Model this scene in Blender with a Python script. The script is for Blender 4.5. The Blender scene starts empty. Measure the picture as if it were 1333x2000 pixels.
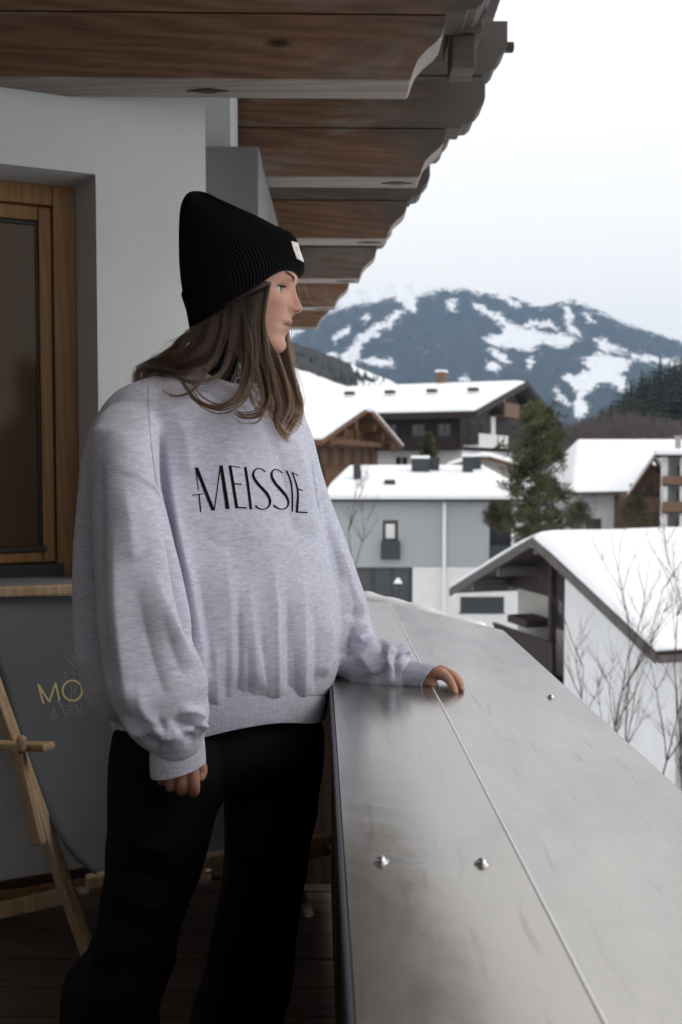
import bpy, bmesh, math, random
import numpy as np
from mathutils import Vector, Matrix, noise as mnoise
from mathutils.bvhtree import BVHTree

random.seed(7)
S = bpy.context.scene
COL = S.collection
R = math.radians

# ------------------------------------------------------------------ camera
F = 1944.0                       # focal length in photo pixels (35 mm on a 24 mm wide frame)
ZC = 1.34                        # camera height above the balcony floor
TILT = math.atan(95.0 / F)
cam = bpy.data.cameras.new('camera')
cam.sensor_fit = 'HORIZONTAL'
cam.sensor_width = 24.0
cam.lens = 35.0
cam.clip_start = 0.02
cam.clip_end = 12000
cam.dof.use_dof = True
cam.dof.focus_distance = 1.71
cam.dof.aperture_fstop = 6.0
camo = bpy.data.objects.new('camera', cam)
camo.location = (0, 0, ZC)
camo.rotation_euler = (R(90) - TILT, 0, 0)
COL.objects.link(camo)
S.camera = camo

# ------------------------------------------------------------------ world, sun, exposure
W = bpy.data.worlds.new('World')
S.world = W
W.use_nodes = True
wn, wl = W.node_tree.nodes, W.node_tree.links
wn.clear()
sky = wn.new('ShaderNodeTexSky')
sky.sky_type = 'NISHITA'
sky.sun_disc = False
sky.sun_elevation = R(38)
sky.sun_rotation = R(100)
sky.dust_density = 4.0
bw = wn.new('ShaderNodeMixRGB')            # overcast: mostly even white cloud, a little of the clear sky's tint
bw.blend_type = 'MIX'
bw.inputs[0].default_value = 0.97
bw.inputs[2].default_value = (11.0, 10.75, 10.5, 1)
bg = wn.new('ShaderNodeBackground')
bg.inputs[1].default_value = 0.113
wo = wn.new('ShaderNodeOutputWorld')
wl.new(sky.outputs[0], bw.inputs[1])
wl.new(bw.outputs[0], bg.inputs[0])
wl.new(bg.outputs[0], wo.inputs[0])

sl = bpy.data.lights.new('sun', 'SUN')
sl.energy = 0.85
sl.angle = R(25)
sl.color = (1.0, 0.97, 0.93)
so = bpy.data.objects.new('sun', sl)
so.rotation_euler = Vector((-0.76, 0.10, -0.64)).to_track_quat('-Z', 'Y').to_euler()
COL.objects.link(so)

S.view_settings.view_transform = 'Standard'
S.view_settings.look = 'None'
S.view_settings.exposure = 0.0
S.view_settings.gamma = 1.0
S.view_settings.use_curve_mapping = False
cy = S.cycles
cy.max_bounces = 7
cy.diffuse_bounces = 4
cy.glossy_bounces = 3
cy.transmission_bounces = 4
cy.transparent_max_bounces = 12
cy.volume_bounces = 0
cy.caustics_reflective = False
cy.caustics_refractive = False
cy.use_denoising = True

# ------------------------------------------------------------------ helpers
CT, ST = math.cos(TILT), math.sin(TILT)


def P(px, py, Y):
    """Place seen at photo position (px, py) at distance Y from the camera."""
    a = (px - 666.5) / F
    b = (1000.0 - py) / F
    y = CT + b * ST
    k = Y / y
    return Vector((a * k, Y, ZC + (b * CT - ST) * k))


def proj(v):
    """numpy (n,3) -> photo pixels (n,2)."""
    x = v[:, 0]
    y = v[:, 1]
    z = v[:, 2] - ZC
    d = y * CT - z * ST
    u = y * ST + z * CT
    return np.stack([666.5 + F * x / d, 1000 - F * u / d], 1)


def tag(o, label=None, cat=None, group=None, kind=None):
    if label: o['label'] = label
    if cat: o['category'] = cat
    if group: o['group'] = group
    if kind: o['kind'] = kind
    return o


def empty(name, loc=(0, 0, 0), rz=0.0, label=None, cat=None, group=None):
    o = bpy.data.objects.new(name, None)
    o.location = loc
    o.rotation_euler = (0, 0, rz)
    o.empty_display_size = 0.1
    COL.objects.link(o)
    return tag(o, label, cat, group)


def link(name, me, m, parent=None, smooth=False, local=False):
    """One mesh object. Vertices are in world space unless local; parented without moving."""
    o = bpy.data.objects.new(name, me)
    if m is not None:
        me.materials.clear()
        for q in (m if isinstance(m, (list, tuple)) else [m]):
            me.materials.append(q)
    COL.objects.link(o)
    if parent is not None:
        o.parent = parent
        if not local:
            pm = world_of(parent)
            o.matrix_parent_inverse = pm.inverted()
    if smooth:
        me.polygons.foreach_set('use_smooth', [True] * len(me.polygons))
    return o


def world_of(o):
    m = Matrix.LocRotScale(o.location, o.rotation_euler, o.scale)
    if o.parent is not None:
        m = world_of(o.parent) @ o.matrix_parent_inverse @ m
    return m


class MB:
    """Collects simple solids into one mesh."""
    def __init__(s):
        s.v, s.f = [], []

    def add(s, v, f):
        k = len(s.v)
        s.v += [tuple(q) for q in v]
        s.f += [tuple(i + k for i in t) for t in f]
        return s

    def box(s, x0, x1, y0, y1, z0, z1):
        v = [(x, y, z) for z in (z0, z1) for y in (y0, y1) for x in (x0, x1)]
        return s.add(v, [(0, 2, 3, 1), (4, 5, 7, 6), (0, 1, 5, 4), (2, 6, 7, 3), (0, 4, 6, 2), (1, 3, 7, 5)])

    def prism(s, pts, d):
        """polygon pts (3d) extruded by vector d."""
        n = len(pts)
        d = Vector(d)
        v = [Vector(p) for p in pts] + [Vector(p) + d for p in pts]
        f = [tuple(range(n))[::-1], tuple(range(n, 2 * n))] + [(i, (i + 1) % n, n + (i + 1) % n, n + i) for i in range(n)]
        return s.add(v, f)

    def bar(s, a, b, w, h, up=(0, 0, 1)):
        a, b = Vector(a), Vector(b)
        d = (b - a).normalized()
        up = Vector(up)
        sd = d.cross(up)
        if sd.length < 1e-4:
            sd = d.cross(Vector((1, 0, 0)))
        sd.normalize()
        u = sd.cross(d).normalized()
        q = [sd * w / 2 * i + u * h / 2 * j for i, j in ((-1, -1), (1, -1), (1, 1), (-1, 1))]
        return s.prism([a + t for t in q], b - a)

    def tube(s, pts, rad, n=12, caps=True):
        v, f = tube_np(pts, rad, n, caps)
        return s.add(v, f)

    def mesh(s, name='mesh', fix=True):
        me = bpy.data.meshes.new(name)
        me.from_pydata(s.v, [], s.f)
        if fix:
            bm = bmesh.new()
            bm.from_mesh(me)
            bmesh.ops.recalc_face_normals(bm, faces=bm.faces)
            bm.to_mesh(me)
            bm.free()
        me.update()
        return me

    def build(s, name, m, parent=None, smooth=False, bevel=0.0, segs=2, local=False):
        me = s.mesh(name)
        if bevel > 0:
            bm = bmesh.new()
            bm.from_mesh(me)
            es = [e for e in bm.edges if len(e.link_faces) == 2 and e.calc_face_angle(0) > 0.5]
            bmesh.ops.bevel(bm, geom=es, offset=bevel, segments=segs, profile=0.6, affect='EDGES', clamp_overlap=True)
            bm.to_mesh(me)
            bm.free()
        return link(name, me, m, parent, smooth, local)


def frames(pts):
    pts = [Vector(p) for p in pts]
    n = len(pts)
    out = []
    prev = None
    for i in range(n):
        d = (pts[min(i + 1, n - 1)] - pts[max(i - 1, 0)]).normalized()
        if prev is None:
            ref = Vector((0, 0, 1)) if abs(d.z) < 0.9 else Vector((1, 0, 0))
            u = d.cross(ref).normalized()
        else:
            u = (prev - d * prev.dot(d)).normalized()
        prev = u
        out.append((pts[i], u, d.cross(u).normalized(), d))
    return out


def tube_np(pts, rad, n=12, caps=True):
    """tapered tube with rounded ends; rad scalar / list / list of (ru, rv)."""
    if not isinstance(rad, (list, tuple)):
        rad = [rad] * len(pts)
    fr = frames(pts)
    rings = []
    r0 = rad[0] if not isinstance(rad[0], tuple) else sum(rad[0]) / 2
    r1 = rad[-1] if not isinstance(rad[-1], tuple) else sum(rad[-1]) / 2
    seq = []
    if caps:
        for a in (80, 55, 28):
            seq.append((fr[0][0] - fr[0][3] * r0 * math.sin(R(a)), fr[0][1], fr[0][2], rad[0], math.cos(R(a))))
    for (p, u, w, d), r in zip(fr, rad):
        seq.append((p, u, w, r, 1.0))
    if caps:
        for a in (28, 55, 80):
            seq.append((fr[-1][0] + fr[-1][3] * r1 * math.sin(R(a)), fr[-1][1], fr[-1][2], rad[-1], math.cos(R(a))))
    v, f = [], []
    for p, u, w, r, k in seq:
        ru, rv = r if isinstance(r, tuple) else (r, r)
        for i in range(n):
            t = 2 * math.pi * i / n
            v.append(p + u * (math.cos(t) * ru * k) + w * (math.sin(t) * rv * k))
    m = len(seq)
    for j in range(m - 1):
        for i in range(n):
            f.append((j * n + i, j * n + (i + 1) % n, (j + 1) * n + (i + 1) % n, (j + 1) * n + i))
    f.append(tuple(range(n))[::-1])
    f.append(tuple(range((m - 1) * n, m * n)))
    return v, f


def catmull(pts, k):
    """smooth polyline through pts (tuples of any length), k samples per span."""
    A = np.array([list(p) for p in pts], float)
    if len(A) < 3:
        t = np.linspace(0, 1, k * (len(A) - 1) + 1)[:, None]
        return A[0] * (1 - t) + A[-1] * t
    ext = np.vstack([2 * A[0] - A[1], A, 2 * A[-1] - A[-2]])
    out = []
    for i in range(len(A) - 1):
        p0, p1, p2, p3 = ext[i:i + 4]
        for j in range(k):
            t = j / k
            out.append(0.5 * (2 * p1 + (p2 - p0) * t + (2 * p0 - 5 * p1 + 4 * p2 - p3) * t * t + (3 * p1 - p0 - 3 * p2 + p3) * t ** 3))
    out.append(A[-1])
    return np.array(out)


def interp(x, xs, ys):
    return float(np.interp(x, xs, ys))


def grid_faces(m, n, wrap=False):
    """faces of m rows x n columns."""
    f = []
    for j in range(m - 1):
        for i in range(n if wrap else n - 1):
            i2 = (i + 1) % n
            f.append((j * n + i, j * n + i2, (j + 1) * n + i2, (j + 1) * n + i))
    return f


def remesh(me, voxel, smooth_it=0, smooth_f=0.5):
    o = bpy.data.objects.new('remesh_tmp', me)
    COL.objects.link(o)
    md = o.modifiers.new('r', 'REMESH')
    md.mode = 'VOXEL'
    md.voxel_size = voxel
    if smooth_it:
        sm = o.modifiers.new('s', 'SMOOTH')
        sm.factor = smooth_f
        sm.iterations = smooth_it
    dg = bpy.context.evaluated_depsgraph_get()
    out = bpy.data.meshes.new_from_object(o.evaluated_get(dg))
    bpy.data.objects.remove(o)
    return out


def vget(me):
    a = np.empty(len(me.vertices) * 3)
    me.vertices.foreach_get('co', a)
    return a.reshape(-1, 3)


def nget(me):
    a = np.empty(len(me.vertices) * 3)
    me.vertices.foreach_get('normal', a)
    return a.reshape(-1, 3)


def vset(me, v):
    me.vertices.foreach_set('co', np.ascontiguousarray(v).ravel())
    me.update()


def vnoise(v, sx, sy, sz, seed=0.0):
    nz = mnoise.noise
    return np.array([nz(Vector((p[0] * sx + seed, p[1] * sy - seed, p[2] * sz + 2 * seed))) for p in v])


def seg_dist(p, poly):
    """distance to a polyline, arclength parameter 0..1 and side sign (numpy, pixel space)."""
    best = np.full(len(p), 1e9)
    tt = np.zeros(len(p))
    sg = np.zeros(len(p))
    L = [0.0]
    for a, b in zip(poly[:-1], poly[1:]):
        L.append(L[-1] + math.hypot(b[0] - a[0], b[1] - a[1]))
    for i, (a, b) in enumerate(zip(poly[:-1], poly[1:])):
        a = np.array(a[:2], float)
        b = np.array(b[:2], float)
        d = b - a
        l2 = (d @ d) + 1e-9
        t = np.clip(((p - a) @ d) / l2, 0, 1)
        q = a + t[:, None] * d
        e = p - q
        dist = np.hypot(e[:, 0], e[:, 1])
        k = dist < best
        best[k] = dist[k]
        tt[k] = ((L[i] + t * math.sqrt(l2)) / L[-1])[k]
        sg[k] = np.sign(d[0] * e[:, 1] - d[1] * e[:, 0])[k]
    return best, tt, sg


def in_poly(p, poly):
    x, y = p[:, 0], p[:, 1]
    c = np.zeros(len(p), bool)
    n = len(poly)
    for i in range(n):
        x0, y0 = poly[i]
        x1, y1 = poly[(i + 1) % n]
        if y0 == y1:
            continue
        k = ((y0 > y) != (y1 > y)) & (x < (x1 - x0) * (y - y0) / (y1 - y0) + x0)
        c ^= k
    return c


# ------------------------------------------------------------------ materials
class Mat:
    def __init__(s, name, base=(0.5, 0.5, 0.5), rough=0.6, metal=0.0, spec=0.5, sheen=0.0):
        s.m = bpy.data.materials.new(name)
        s.m.use_nodes = True
        s.t = s.m.node_tree
        s.n, s.l = s.t.nodes, s.t.links
        s.p = s.n['Principled BSDF']
        s.p.inputs['Base Color'].default_value = (*base, 1)
        s.p.inputs['Roughness'].default_value = rough
        s.p.inputs['Metallic'].default_value = metal
        s.p.inputs['Specular IOR Level'].default_value = spec
        if sheen:
            s.p.inputs['Sheen Weight'].default_value = sheen
            s.p.inputs['Sheen Roughness'].default_value = 0.5
        s._co = None

    def co(s, scale=(1, 1, 1), rot=(0, 0, 0)):
        if s._co is None:
            s._co = s.n.new('ShaderNodeTexCoord')
        mp = s.n.new('ShaderNodeMapping')
        mp.inputs['Scale'].default_value = scale
        mp.inputs['Rotation'].default_value = rot
        s.l.new(s._co.outputs['Object'], mp.inputs['Vector'])
        return mp.outputs[0]

    def noise(s, scale, vec=None, detail=4, rough=0.55, dist=0.0):
        q = s.n.new('ShaderNodeTexNoise')
        q.inputs['Scale'].default_value = scale
        q.inputs['Detail'].default_value = detail
        q.inputs['Roughness'].default_value = rough
        q.inputs['Distortion'].default_value = dist
        s.l.new(vec if vec is not None else s.co(), q.inputs['Vector'])
        return q.outputs['Fac']

    def wave(s, scale, vec, dist=3.0, detail=2, dscale=1.0, direction='Z'):
        q = s.n.new('ShaderNodeTexWave')
        q.bands_direction = direction
        q.inputs['Scale'].default_value = scale
        q.inputs['Distortion'].default_value = dist
        q.inputs['Detail'].default_value = detail
        q.inputs['Detail Scale'].default_value = dscale
        s.l.new(vec, q.inputs['Vector'])
        return q.outputs['Fac']

    def voro(s, scale, vec, feature='F1'):
        q = s.n.new('ShaderNodeTexVoronoi')
        q.feature = feature
        q.inputs['Scale'].default_value = scale
        s.l.new(vec, q.inputs['Vector'])
        return q.outputs['Distance']

    def ramp(s, fac, stops):
        q = s.n.new('ShaderNodeValToRGB')
        e = q.color_ramp.elements
        while len(e) < len(stops):
            e.new(0.5)
        for i, (p, c) in enumerate(stops):
            e[i].position = p
            e[i].color = (*c, 1) if isinstance(c, tuple) else (c, c, c, 1)
        s.l.new(fac, q.inputs[0])
        return q.outputs[0]

    def mix(s, fac, a, b, mode='MIX'):
        q = s.n.new('ShaderNodeMixRGB')
        q.blend_type = mode
        for i, x in enumerate((fac, a, b)):
            if isinstance(x, (int, float)):
                q.inputs[i].default_value = x if i == 0 else (x, x, x, 1)
            elif isinstance(x, tuple):
                q.inputs[i].default_value = (*x, 1)
            else:
                s.l.new(x, q.inputs[i])
        return q.outputs[0]

    def math(s, op, a, b=0.0):
        q = s.n.new('ShaderNodeMath')
        q.operation = op
        for i, x in enumerate((a, b)):
            if isinstance(x, (int, float)):
                q.inputs[i].default_value = x
            else:
                s.l.new(x, q.inputs[i])
        return q.outputs[0]

    def attr(s, name):
        q = s.n.new('ShaderNodeAttribute')
        q.attribute_name = name
        return q

    def color(s, c):
        s.l.new(c, s.p.inputs['Base Color'])
        return s

    def rough(s, c):
        s.l.new(c, s.p.inputs['Roughness'])
        return s

    def bump(s, h, strength=0.3, dist=0.002):
        q = s.n.new('ShaderNodeBump')
        q.inputs['Strength'].default_value = strength
        q.inputs['Distance'].default_value = dist
        s.l.new(h, q.inputs['Height'])
        prev = s.p.inputs['Normal'].links
        if prev:
            s.l.new(prev[0].from_socket, q.inputs['Normal'])
        s.l.new(q.outputs[0], s.p.inputs['Normal'])
        return s


def rand_tint(m, amount=0.25):
    """brightness that differs from piece to piece."""
    q = m.n.new('ShaderNodeObjectInfo')
    return m.math('ADD', m.math('MULTIPLY', q.outputs['Random'], 2 * amount), 1 - amount)


def wood(name, dark, light, rough=0.65, along='X', scale=1.0, grey=0.0, greycol=(0.20, 0.19, 0.18), knots=True, tint=0.0, endwear=None):
    m = Mat(name, rough=rough, spec=0.3)
    st = {'X': (0.07, 1, 1), 'Y': (1, 0.07, 1), 'Z': (1, 1, 0.07)}[along]
    st = tuple(a * scale for a in st)
    v = m.co(st)
    g = m.wave(16, v, 14.0, 4, 0.7, 'DIAGONAL')
    fine = m.noise(130, v, 4, 0.65)
    big = m.noise(7, v, 5, 0.65)
    f = m.mix(0.62, g, fine)
    f = m.mix(0.5, f, big)
    c = m.ramp(f, [(0.22, dark), (0.72, light)])
    if knots:
        st2 = {'X': (0.35, 1, 1), 'Y': (1, 0.35, 1), 'Z': (1, 1, 0.35)}[along]
        kd = m.voro(4.2, m.co(tuple(a * scale for a in st2)))
        kf = m.ramp(kd, [(0.03, 1.0), (0.075, 0.0)])
        c = m.mix(kf, c, tuple(a * 0.28 for a in dark))
    if grey > 0:
        gv = m.co(tuple(0.3 * a + 0.7 * (0.3 if a < 0.5 * scale else scale) for a in st))
        gf = m.ramp(m.noise(6.0, gv, 6, 0.7, 0.6), [(0.62 - 0.25 * grey, 0.0), (0.80 - 0.2 * grey, 0.85)])
        c = m.mix(gf, c, greycol)
    if endwear:
        sx = m.n.new('ShaderNodeSeparateXYZ')
        m.co()
        m.l.new(m._co.outputs['Object'], sx.inputs[0])
        wn_ = m.noise(5.0, m.co((0.5, 1, 1.3)), 6, 0.7, 0.5)
        ef = m.math('ADD', sx.outputs['X'], m.math('MULTIPLY', m.math('SUBTRACT', wn_, 0.5), 1.3))
        c = m.mix(m.ramp(m.math('ADD', ef, 0.4), [(0.36, 0.0), (0.80, 0.94)]), c, m.mix(m.noise(30, v, 4), (0.022, 0.017, 0.015), (0.10, 0.088, 0.08)))
    if tint:
        q = m.n.new('ShaderNodeVectorMath')
        q.operation = 'SCALE'
        m.l.new(c, q.inputs[0])
        m.l.new(rand_tint(m, tint), q.inputs['Scale'])
        c = q.outputs[0]
    m.color(c)
    m.bump(f, 0.35, 0.0015)
    return m.m


def plaster(name, base, bump=0.5, scale=160):
    m = Mat(name, base, 0.9, spec=0.2)
    n1 = m.noise(scale, m.co(), 5, 0.6)
    n2 = m.noise(2.5, m.co(), 4)
    m.color(m.mix(m.ramp(n2, [(0.35, 0.0), (0.7, 0.55)]), base, tuple(a * 0.86 for a in base)))
    m.bump(n1, bump, 0.004)
    return m.m


def snow_mat(name, base=(0.86, 0.88, 0.91)):
    m = Mat(name, base, 0.75, spec=0.25)
    n = m.noise(0.9, m.co(), 5)
    m.color(m.mix(n, base, tuple(min(1, a * 0.95) for a in base)))
    m.bump(n, 0.25, 0.15)
    return m.m


def plain(name, base, rough=0.7, metal=0.0, var=0.15, scale=3.0, spec=0.4):
    m = Mat(name, base, rough, metal, spec)
    n = m.noise(scale, m.co(), 4)
    m.color(m.mix(n, tuple(a * (1 - var) for a in base), tuple(min(1, a * (1 + var)) for a in base)))
    return m.m


def glass_dark(name, base=(0.03, 0.035, 0.04), rough=0.08, spec=0.6):
    m = Mat(name, base, rough, spec=spec)
    n = m.noise(2.0, m.co(), 2)
    m.bump(n, 0.02, 0.02)
    return m.m


M_PLASTER = plaster('plaster', (0.62, 0.64, 0.65))
M_REVEAL = plaster('reveal_plaster', (0.60, 0.61, 0.62), 0.25)
M_GREYMETAL = plain('grey_panel', (0.16, 0.165, 0.17), 0.42, 0.0, 0.06, 1.5)
M_BEAM = wood('beam_wood', (0.065, 0.035, 0.021), (0.205, 0.115, 0.067), grey=0.42, greycol=(0.22, 0.185, 0.165), tint=0.12, endwear=True)
M_BEAM_OLD = wood('weathered_beam_wood', (0.06, 0.042, 0.034), (0.17, 0.12, 0.09), grey=0.8, greycol=(0.15, 0.14, 0.135), tint=0.12, endwear=True)
M_UNDER = wood('pale_beam_wood', (0.15, 0.12, 0.10), (0.30, 0.26, 0.23), grey=0.5, greycol=(0.22, 0.215, 0.21), tint=0.06)
M_BOARD = wood('roof_board_wood', (0.10, 0.055, 0.03), (0.22, 0.13, 0.075), along='Y', tint=0.15)
M_WINWOOD = wood('window_wood', (0.17, 0.082, 0.028), (0.30, 0.155, 0.055), along='Z', knots=False, rough=0.45)
M_CHAIR = wood('chair_wood', (0.24, 0.155, 0.085), (0.47, 0.34, 0.21), along='Z', grey=0.35, greycol=(0.30, 0.25, 0.20), tint=0.1)
M_SKIRT = wood('skirting_wood', (0.20, 0.10, 0.04), (0.36, 0.20, 0.09), along='X')
M_DARKWOOD = wood('dark_cladding', (0.035, 0.020, 0.015), (0.085, 0.05, 0.035), along='Z', tint=0.15)
M_DECK = wood('deck_wood', (0.05, 0.032, 0.027), (0.12, 0.082, 0.068), along='X', tint=0.25)
M_SNOW = snow_mat('snow')
M_RUBBER = plain('black_seal', (0.015, 0.015, 0.016), 0.5)
M_GLASSWIN = glass_dark('window_glass', (0.075, 0.045, 0.024), 0.10, 0.22)
M_GLASSFAR = glass_dark('far_window_glass', (0.045, 0.05, 0.055), 0.12)
M_STEEL = plain('steel', (0.55, 0.55, 0.56), 0.28, 1.0, 0.05)
M_DARKEDGE = plain('dark_edge', (0.03, 0.033, 0.05), 0.4)


def zinc():
    m = Mat('zinc_sheet', (0.5, 0.5, 0.49), 0.4, 0.9)
    v = m.co((1, 0.35, 1), (0, 0, 0.5))
    big = m.noise(3.2, m.co((1, 0.8, 1)), 5, 0.6, 0.8)
    str_ = m.noise(16, v, 6, 0.65, 0.4)
    f = m.mix(0.5, big, str_)
    sv = m.co((7, 0.8, 7), (0, 0, 1.15))
    sc = m.noise(9, sv, 2, 0.5, 0.2)
    scr = m.ramp(sc, [(0.62, 0.0), (0.85, 0.5)])
    cc = (m.ramp(f, [(0.28, (0.37, 0.355, 0.335)), (0.52, (0.50, 0.48, 0.45)), (0.75, (0.60, 0.575, 0.535))]))
    m.color(m.mix(scr, cc, (0.2, 0.195, 0.19)))
    rr = m.ramp(f, [(0.3, 0.17), (0.7, 0.30)])
    m.rough(rr)
    m.bump(big, 0.06, 0.02)
    m.bump(str_, 0.05, 0.002)
    return m.m


M_ZINC = zinc()

# ================================================================== SETTING: terrain, mountain, forest
H0 = 905.0   # photo row of the horizon


def terrain_grid(name, cols, rows, fpos, m, attr=None, kind='structure'):
    v = []
    for j in range(rows):
        for i in range(cols):
            v.append(fpos(i / (cols - 1), j / (rows - 1)))
    me = bpy.data.meshes.new(name)
    me.from_pydata(v, [], grid_faces(rows, cols))
    if attr is not None:
        a = me.attributes.new('snow', 'FLOAT', 'POINT')
        a.data.foreach_set('value', attr)
    me.update()
    o = link(name, me, m, smooth=True)
    tag(o, kind=kind)
    return o


# ground sheet of snow out to the mountain foot
def gpos(u, t):
    Y = -60 + 3800 * t ** 2.2
    X = (u - 0.5) * (500 + 1.7 * max(Y, 0) + 600)
    z = -7.5 - 2.0 * max(0, min(1, (Y - 20) / 60)) + 0.25 * math.sin(X * 0.11 + Y * 0.07) - 6 * max(0, (Y - 300) / 3000)
    return (X, Y, z)


terrain_grid('ground', 60, 90, gpos, M_SNOW)


def forest_mat(name, dark, light, snowy=True, sc=0.02):
    m = Mat(name, dark, 0.95, spec=0.05)
    n = m.noise(sc, m.co((1, 1, 1.6)), 6, 0.7)
    n2 = m.noise(sc * 6, m.co((1, 1, 1.6)), 4, 0.7)
    n3 = m.noise(sc * 12, m.co((1, 1, 1.6)), 4, 0.7)
    c = m.ramp(m.mix(0.5, m.mix(0.5, n, n2), n3), [(0.36, dark), (0.62, light)])
    if snowy:
        a = m.attr('snow').outputs['Fac']
        f = m.math('ADD', a, m.math('MULTIPLY', m.math('SUBTRACT', m.noise(sc * 1.6, m.co((1, 1, 2.4)), 10, 0.78), 0.5), 3.6))
        c = m.mix(m.ramp(f, [(0.40, 0.0), (0.62, 1.0)]), c, (0.86, 0.88, 0.91))
    m.color(c)
    return m.m


RIDGE = ([-1500, -600, 0, 300, 480, 560, 640, 690, 740, 800, 850, 900, 950, 1000, 1040, 1080, 1120, 1160, 1200, 1260, 1333, 1450, 1700, 2200, 3000],
         [760, 700, 690, 660, 640, 622, 586, 565, 558, 554, 556, 560, 570, 578, 590, 588, 584, 597, 620, 642, 664, 700, 735, 760, 790])

SNOWP = [  # ski runs and clearings on the mountain face
    [(780, 606), (735, 635), (702, 655), (690, 672), (668, 692), (662, 706), (690, 712), (702, 700), (712, 672), (735, 652), (785, 622)],
    [(652, 655), (685, 636), (682, 650), (655, 667)], [(708, 618), (722, 612), (722, 622), (708, 626)],
    [(640, 690), (655, 686), (656, 700), (641, 700)], [(705, 705), (730, 697), (768, 702), (766, 716), (730, 714)],
    [(776, 560), (815, 565), (812, 608), (795, 608), (785, 590), (772, 585)],
    [(872, 586), (892, 588), (890, 604), (876, 604)],
    [(925, 592), (948, 600), (985, 618), (1000, 635), (1040, 640), (1075, 655), (1105, 648), (1130, 668), (1100, 678), (1060, 672), (1030, 688), (1000, 680),
     (965, 678), (942, 660), (975, 655), (985, 640), (960, 622), (932, 604)],
    [(955, 680), (990, 692), (995, 712), (975, 705)], [(948, 704), (975, 712), (975, 730), (955, 722)],
    [(970, 568), (1000, 580), (1020, 598), (1010, 605), (990, 590), (966, 574)],
    [(1020, 640), (1090, 640), (1070, 625), (1035, 625)],
    [(1100, 600), (1112, 596), (1120, 618), (1115, 632), (1135, 650), (1140, 662), (1125, 655), (1106, 638)],
    [(1160, 660), (1185, 662), (1190, 690), (1170, 680)],
    [(1165, 672), (1195, 672), (1226, 684), (1224, 690), (1190, 686)], [(1232, 688), (1260, 690), (1300, 700), (1333, 706), (1420, 730), (1420, 740), (1330, 720), (1280, 710), (1240, 704)],
    [(1140, 700), (1175, 690), (1235, 702), (1232, 712), (1215, 730), (1222, 745), (1235, 760), (1215, 765), (1190, 745), (1160, 755), (1140, 780), (1150, 800), (1130, 820),
     (1122, 790), (1128, 765), (1100, 738), (1125, 730), (1150, 722)],
    [(1085, 760), (1118, 790), (1110, 792), (1088, 778)], [(900, 740), (912, 735), (912, 745)], [(1060, 625), (1080, 630), (1072, 640)],
    [(1140, 610), (1152, 612), (1160, 630), (1150, 632)], [(1030, 700), (1042, 698), (1038, 722), (1030, 720)],
]


def mountain():
    cols, rows = 560, 230
    us = np.linspace(0, 1, cols)
    px = np.where(us < 0.12, -1500 + us / 0.12 * 2000, np.where(us > 0.88, 1420 + (us - 0.88) / 0.12 * 1580, 500 + (us - 0.12) / 0.76 * 920))
    v = np.zeros((rows, cols, 3))
    pp = np.zeros((rows, cols, 2))
    for i, x in enumerate(px):
        ry = interp(x, *RIDGE) + 3 * mnoise.noise(Vector((x * 0.05, 3.1, 0))) + 1.5 * mnoise.noise(Vector((x * 0.2, 7.1, 0)))
        for j in range(rows):
            t = j / (rows - 1)
            y = ry + (930 - ry) * t
            Y = 3300 - 1500 * t
            Y += 90 * mnoise.noise(Vector((x * 0.012 + 2.0 * t, t * 3, 0))) * min(1, 6 * t) + 25 * mnoise.noise(Vector((x * 0.05, t * 14, 5)))
            v[j, i] = P(x, y, Y)
            pp[j, i] = (x, y)
    # a back slope so the ridge has thickness
    back = v[0].copy()
    back[:, 1] += 500
    back[:, 2] -= 260
    v = np.concatenate([back[None], v], 0)
    pp = np.concatenate([pp[:1], pp], 0)
    q = pp.reshape(-1, 2)
    wq = q.copy()
    wq[:, 0] += [5 * mnoise.noise(Vector((a * 0.06, b * 0.06, 1))) + 5 * mnoise.noise(Vector((a * 0.17, b * 0.17, 4))) for a, b in q]
    wq[:, 1] += [5 * mnoise.noise(Vector((a * 0.06, b * 0.06, 9))) + 5 * mnoise.noise(Vector((a * 0.17, b * 0.17, 7))) for a, b in q]
    sn = np.zeros(len(q))
    for poly in SNOWP:
        ins = in_poly(wq, poly)
        d = seg_dist(wq, poly + [poly[0]])[0]
        sn = np.maximum(sn, np.clip(0.5 + np.where(ins, d, -d) / 15.0, 0, 1))
    ridge = np.interp(q[:, 0], *RIDGE)
    top = np.interp(q[:, 0], [500, 640, 700, 760, 820, 870, 930, 1000, 1060, 1120, 1160, 1220, 1300, 1500], [60, 26, 32, 28, 24, 8, 5, 3, 8, 6, 5, 3, 2, 25])
    sn = np.maximum(sn, np.clip(0.5 + (ridge + top - q[:, 1]) / 22.0, 0, 1))
    me = bpy.data.meshes.new('mountain')
    me.from_pydata(v.reshape(-1, 3).tolist(), [], grid_faces(rows + 1, cols))
    me.attributes.new('snow', 'FLOAT', 'POINT').data.foreach_set('value', sn)
    me.update()
    o = link('mountain', me, forest_mat('mountain_forest', (0.012, 0.020, 0.024), (0.085, 0.095, 0.098)), smooth=True)
    tag(o, kind='structure')


mountain()


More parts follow.
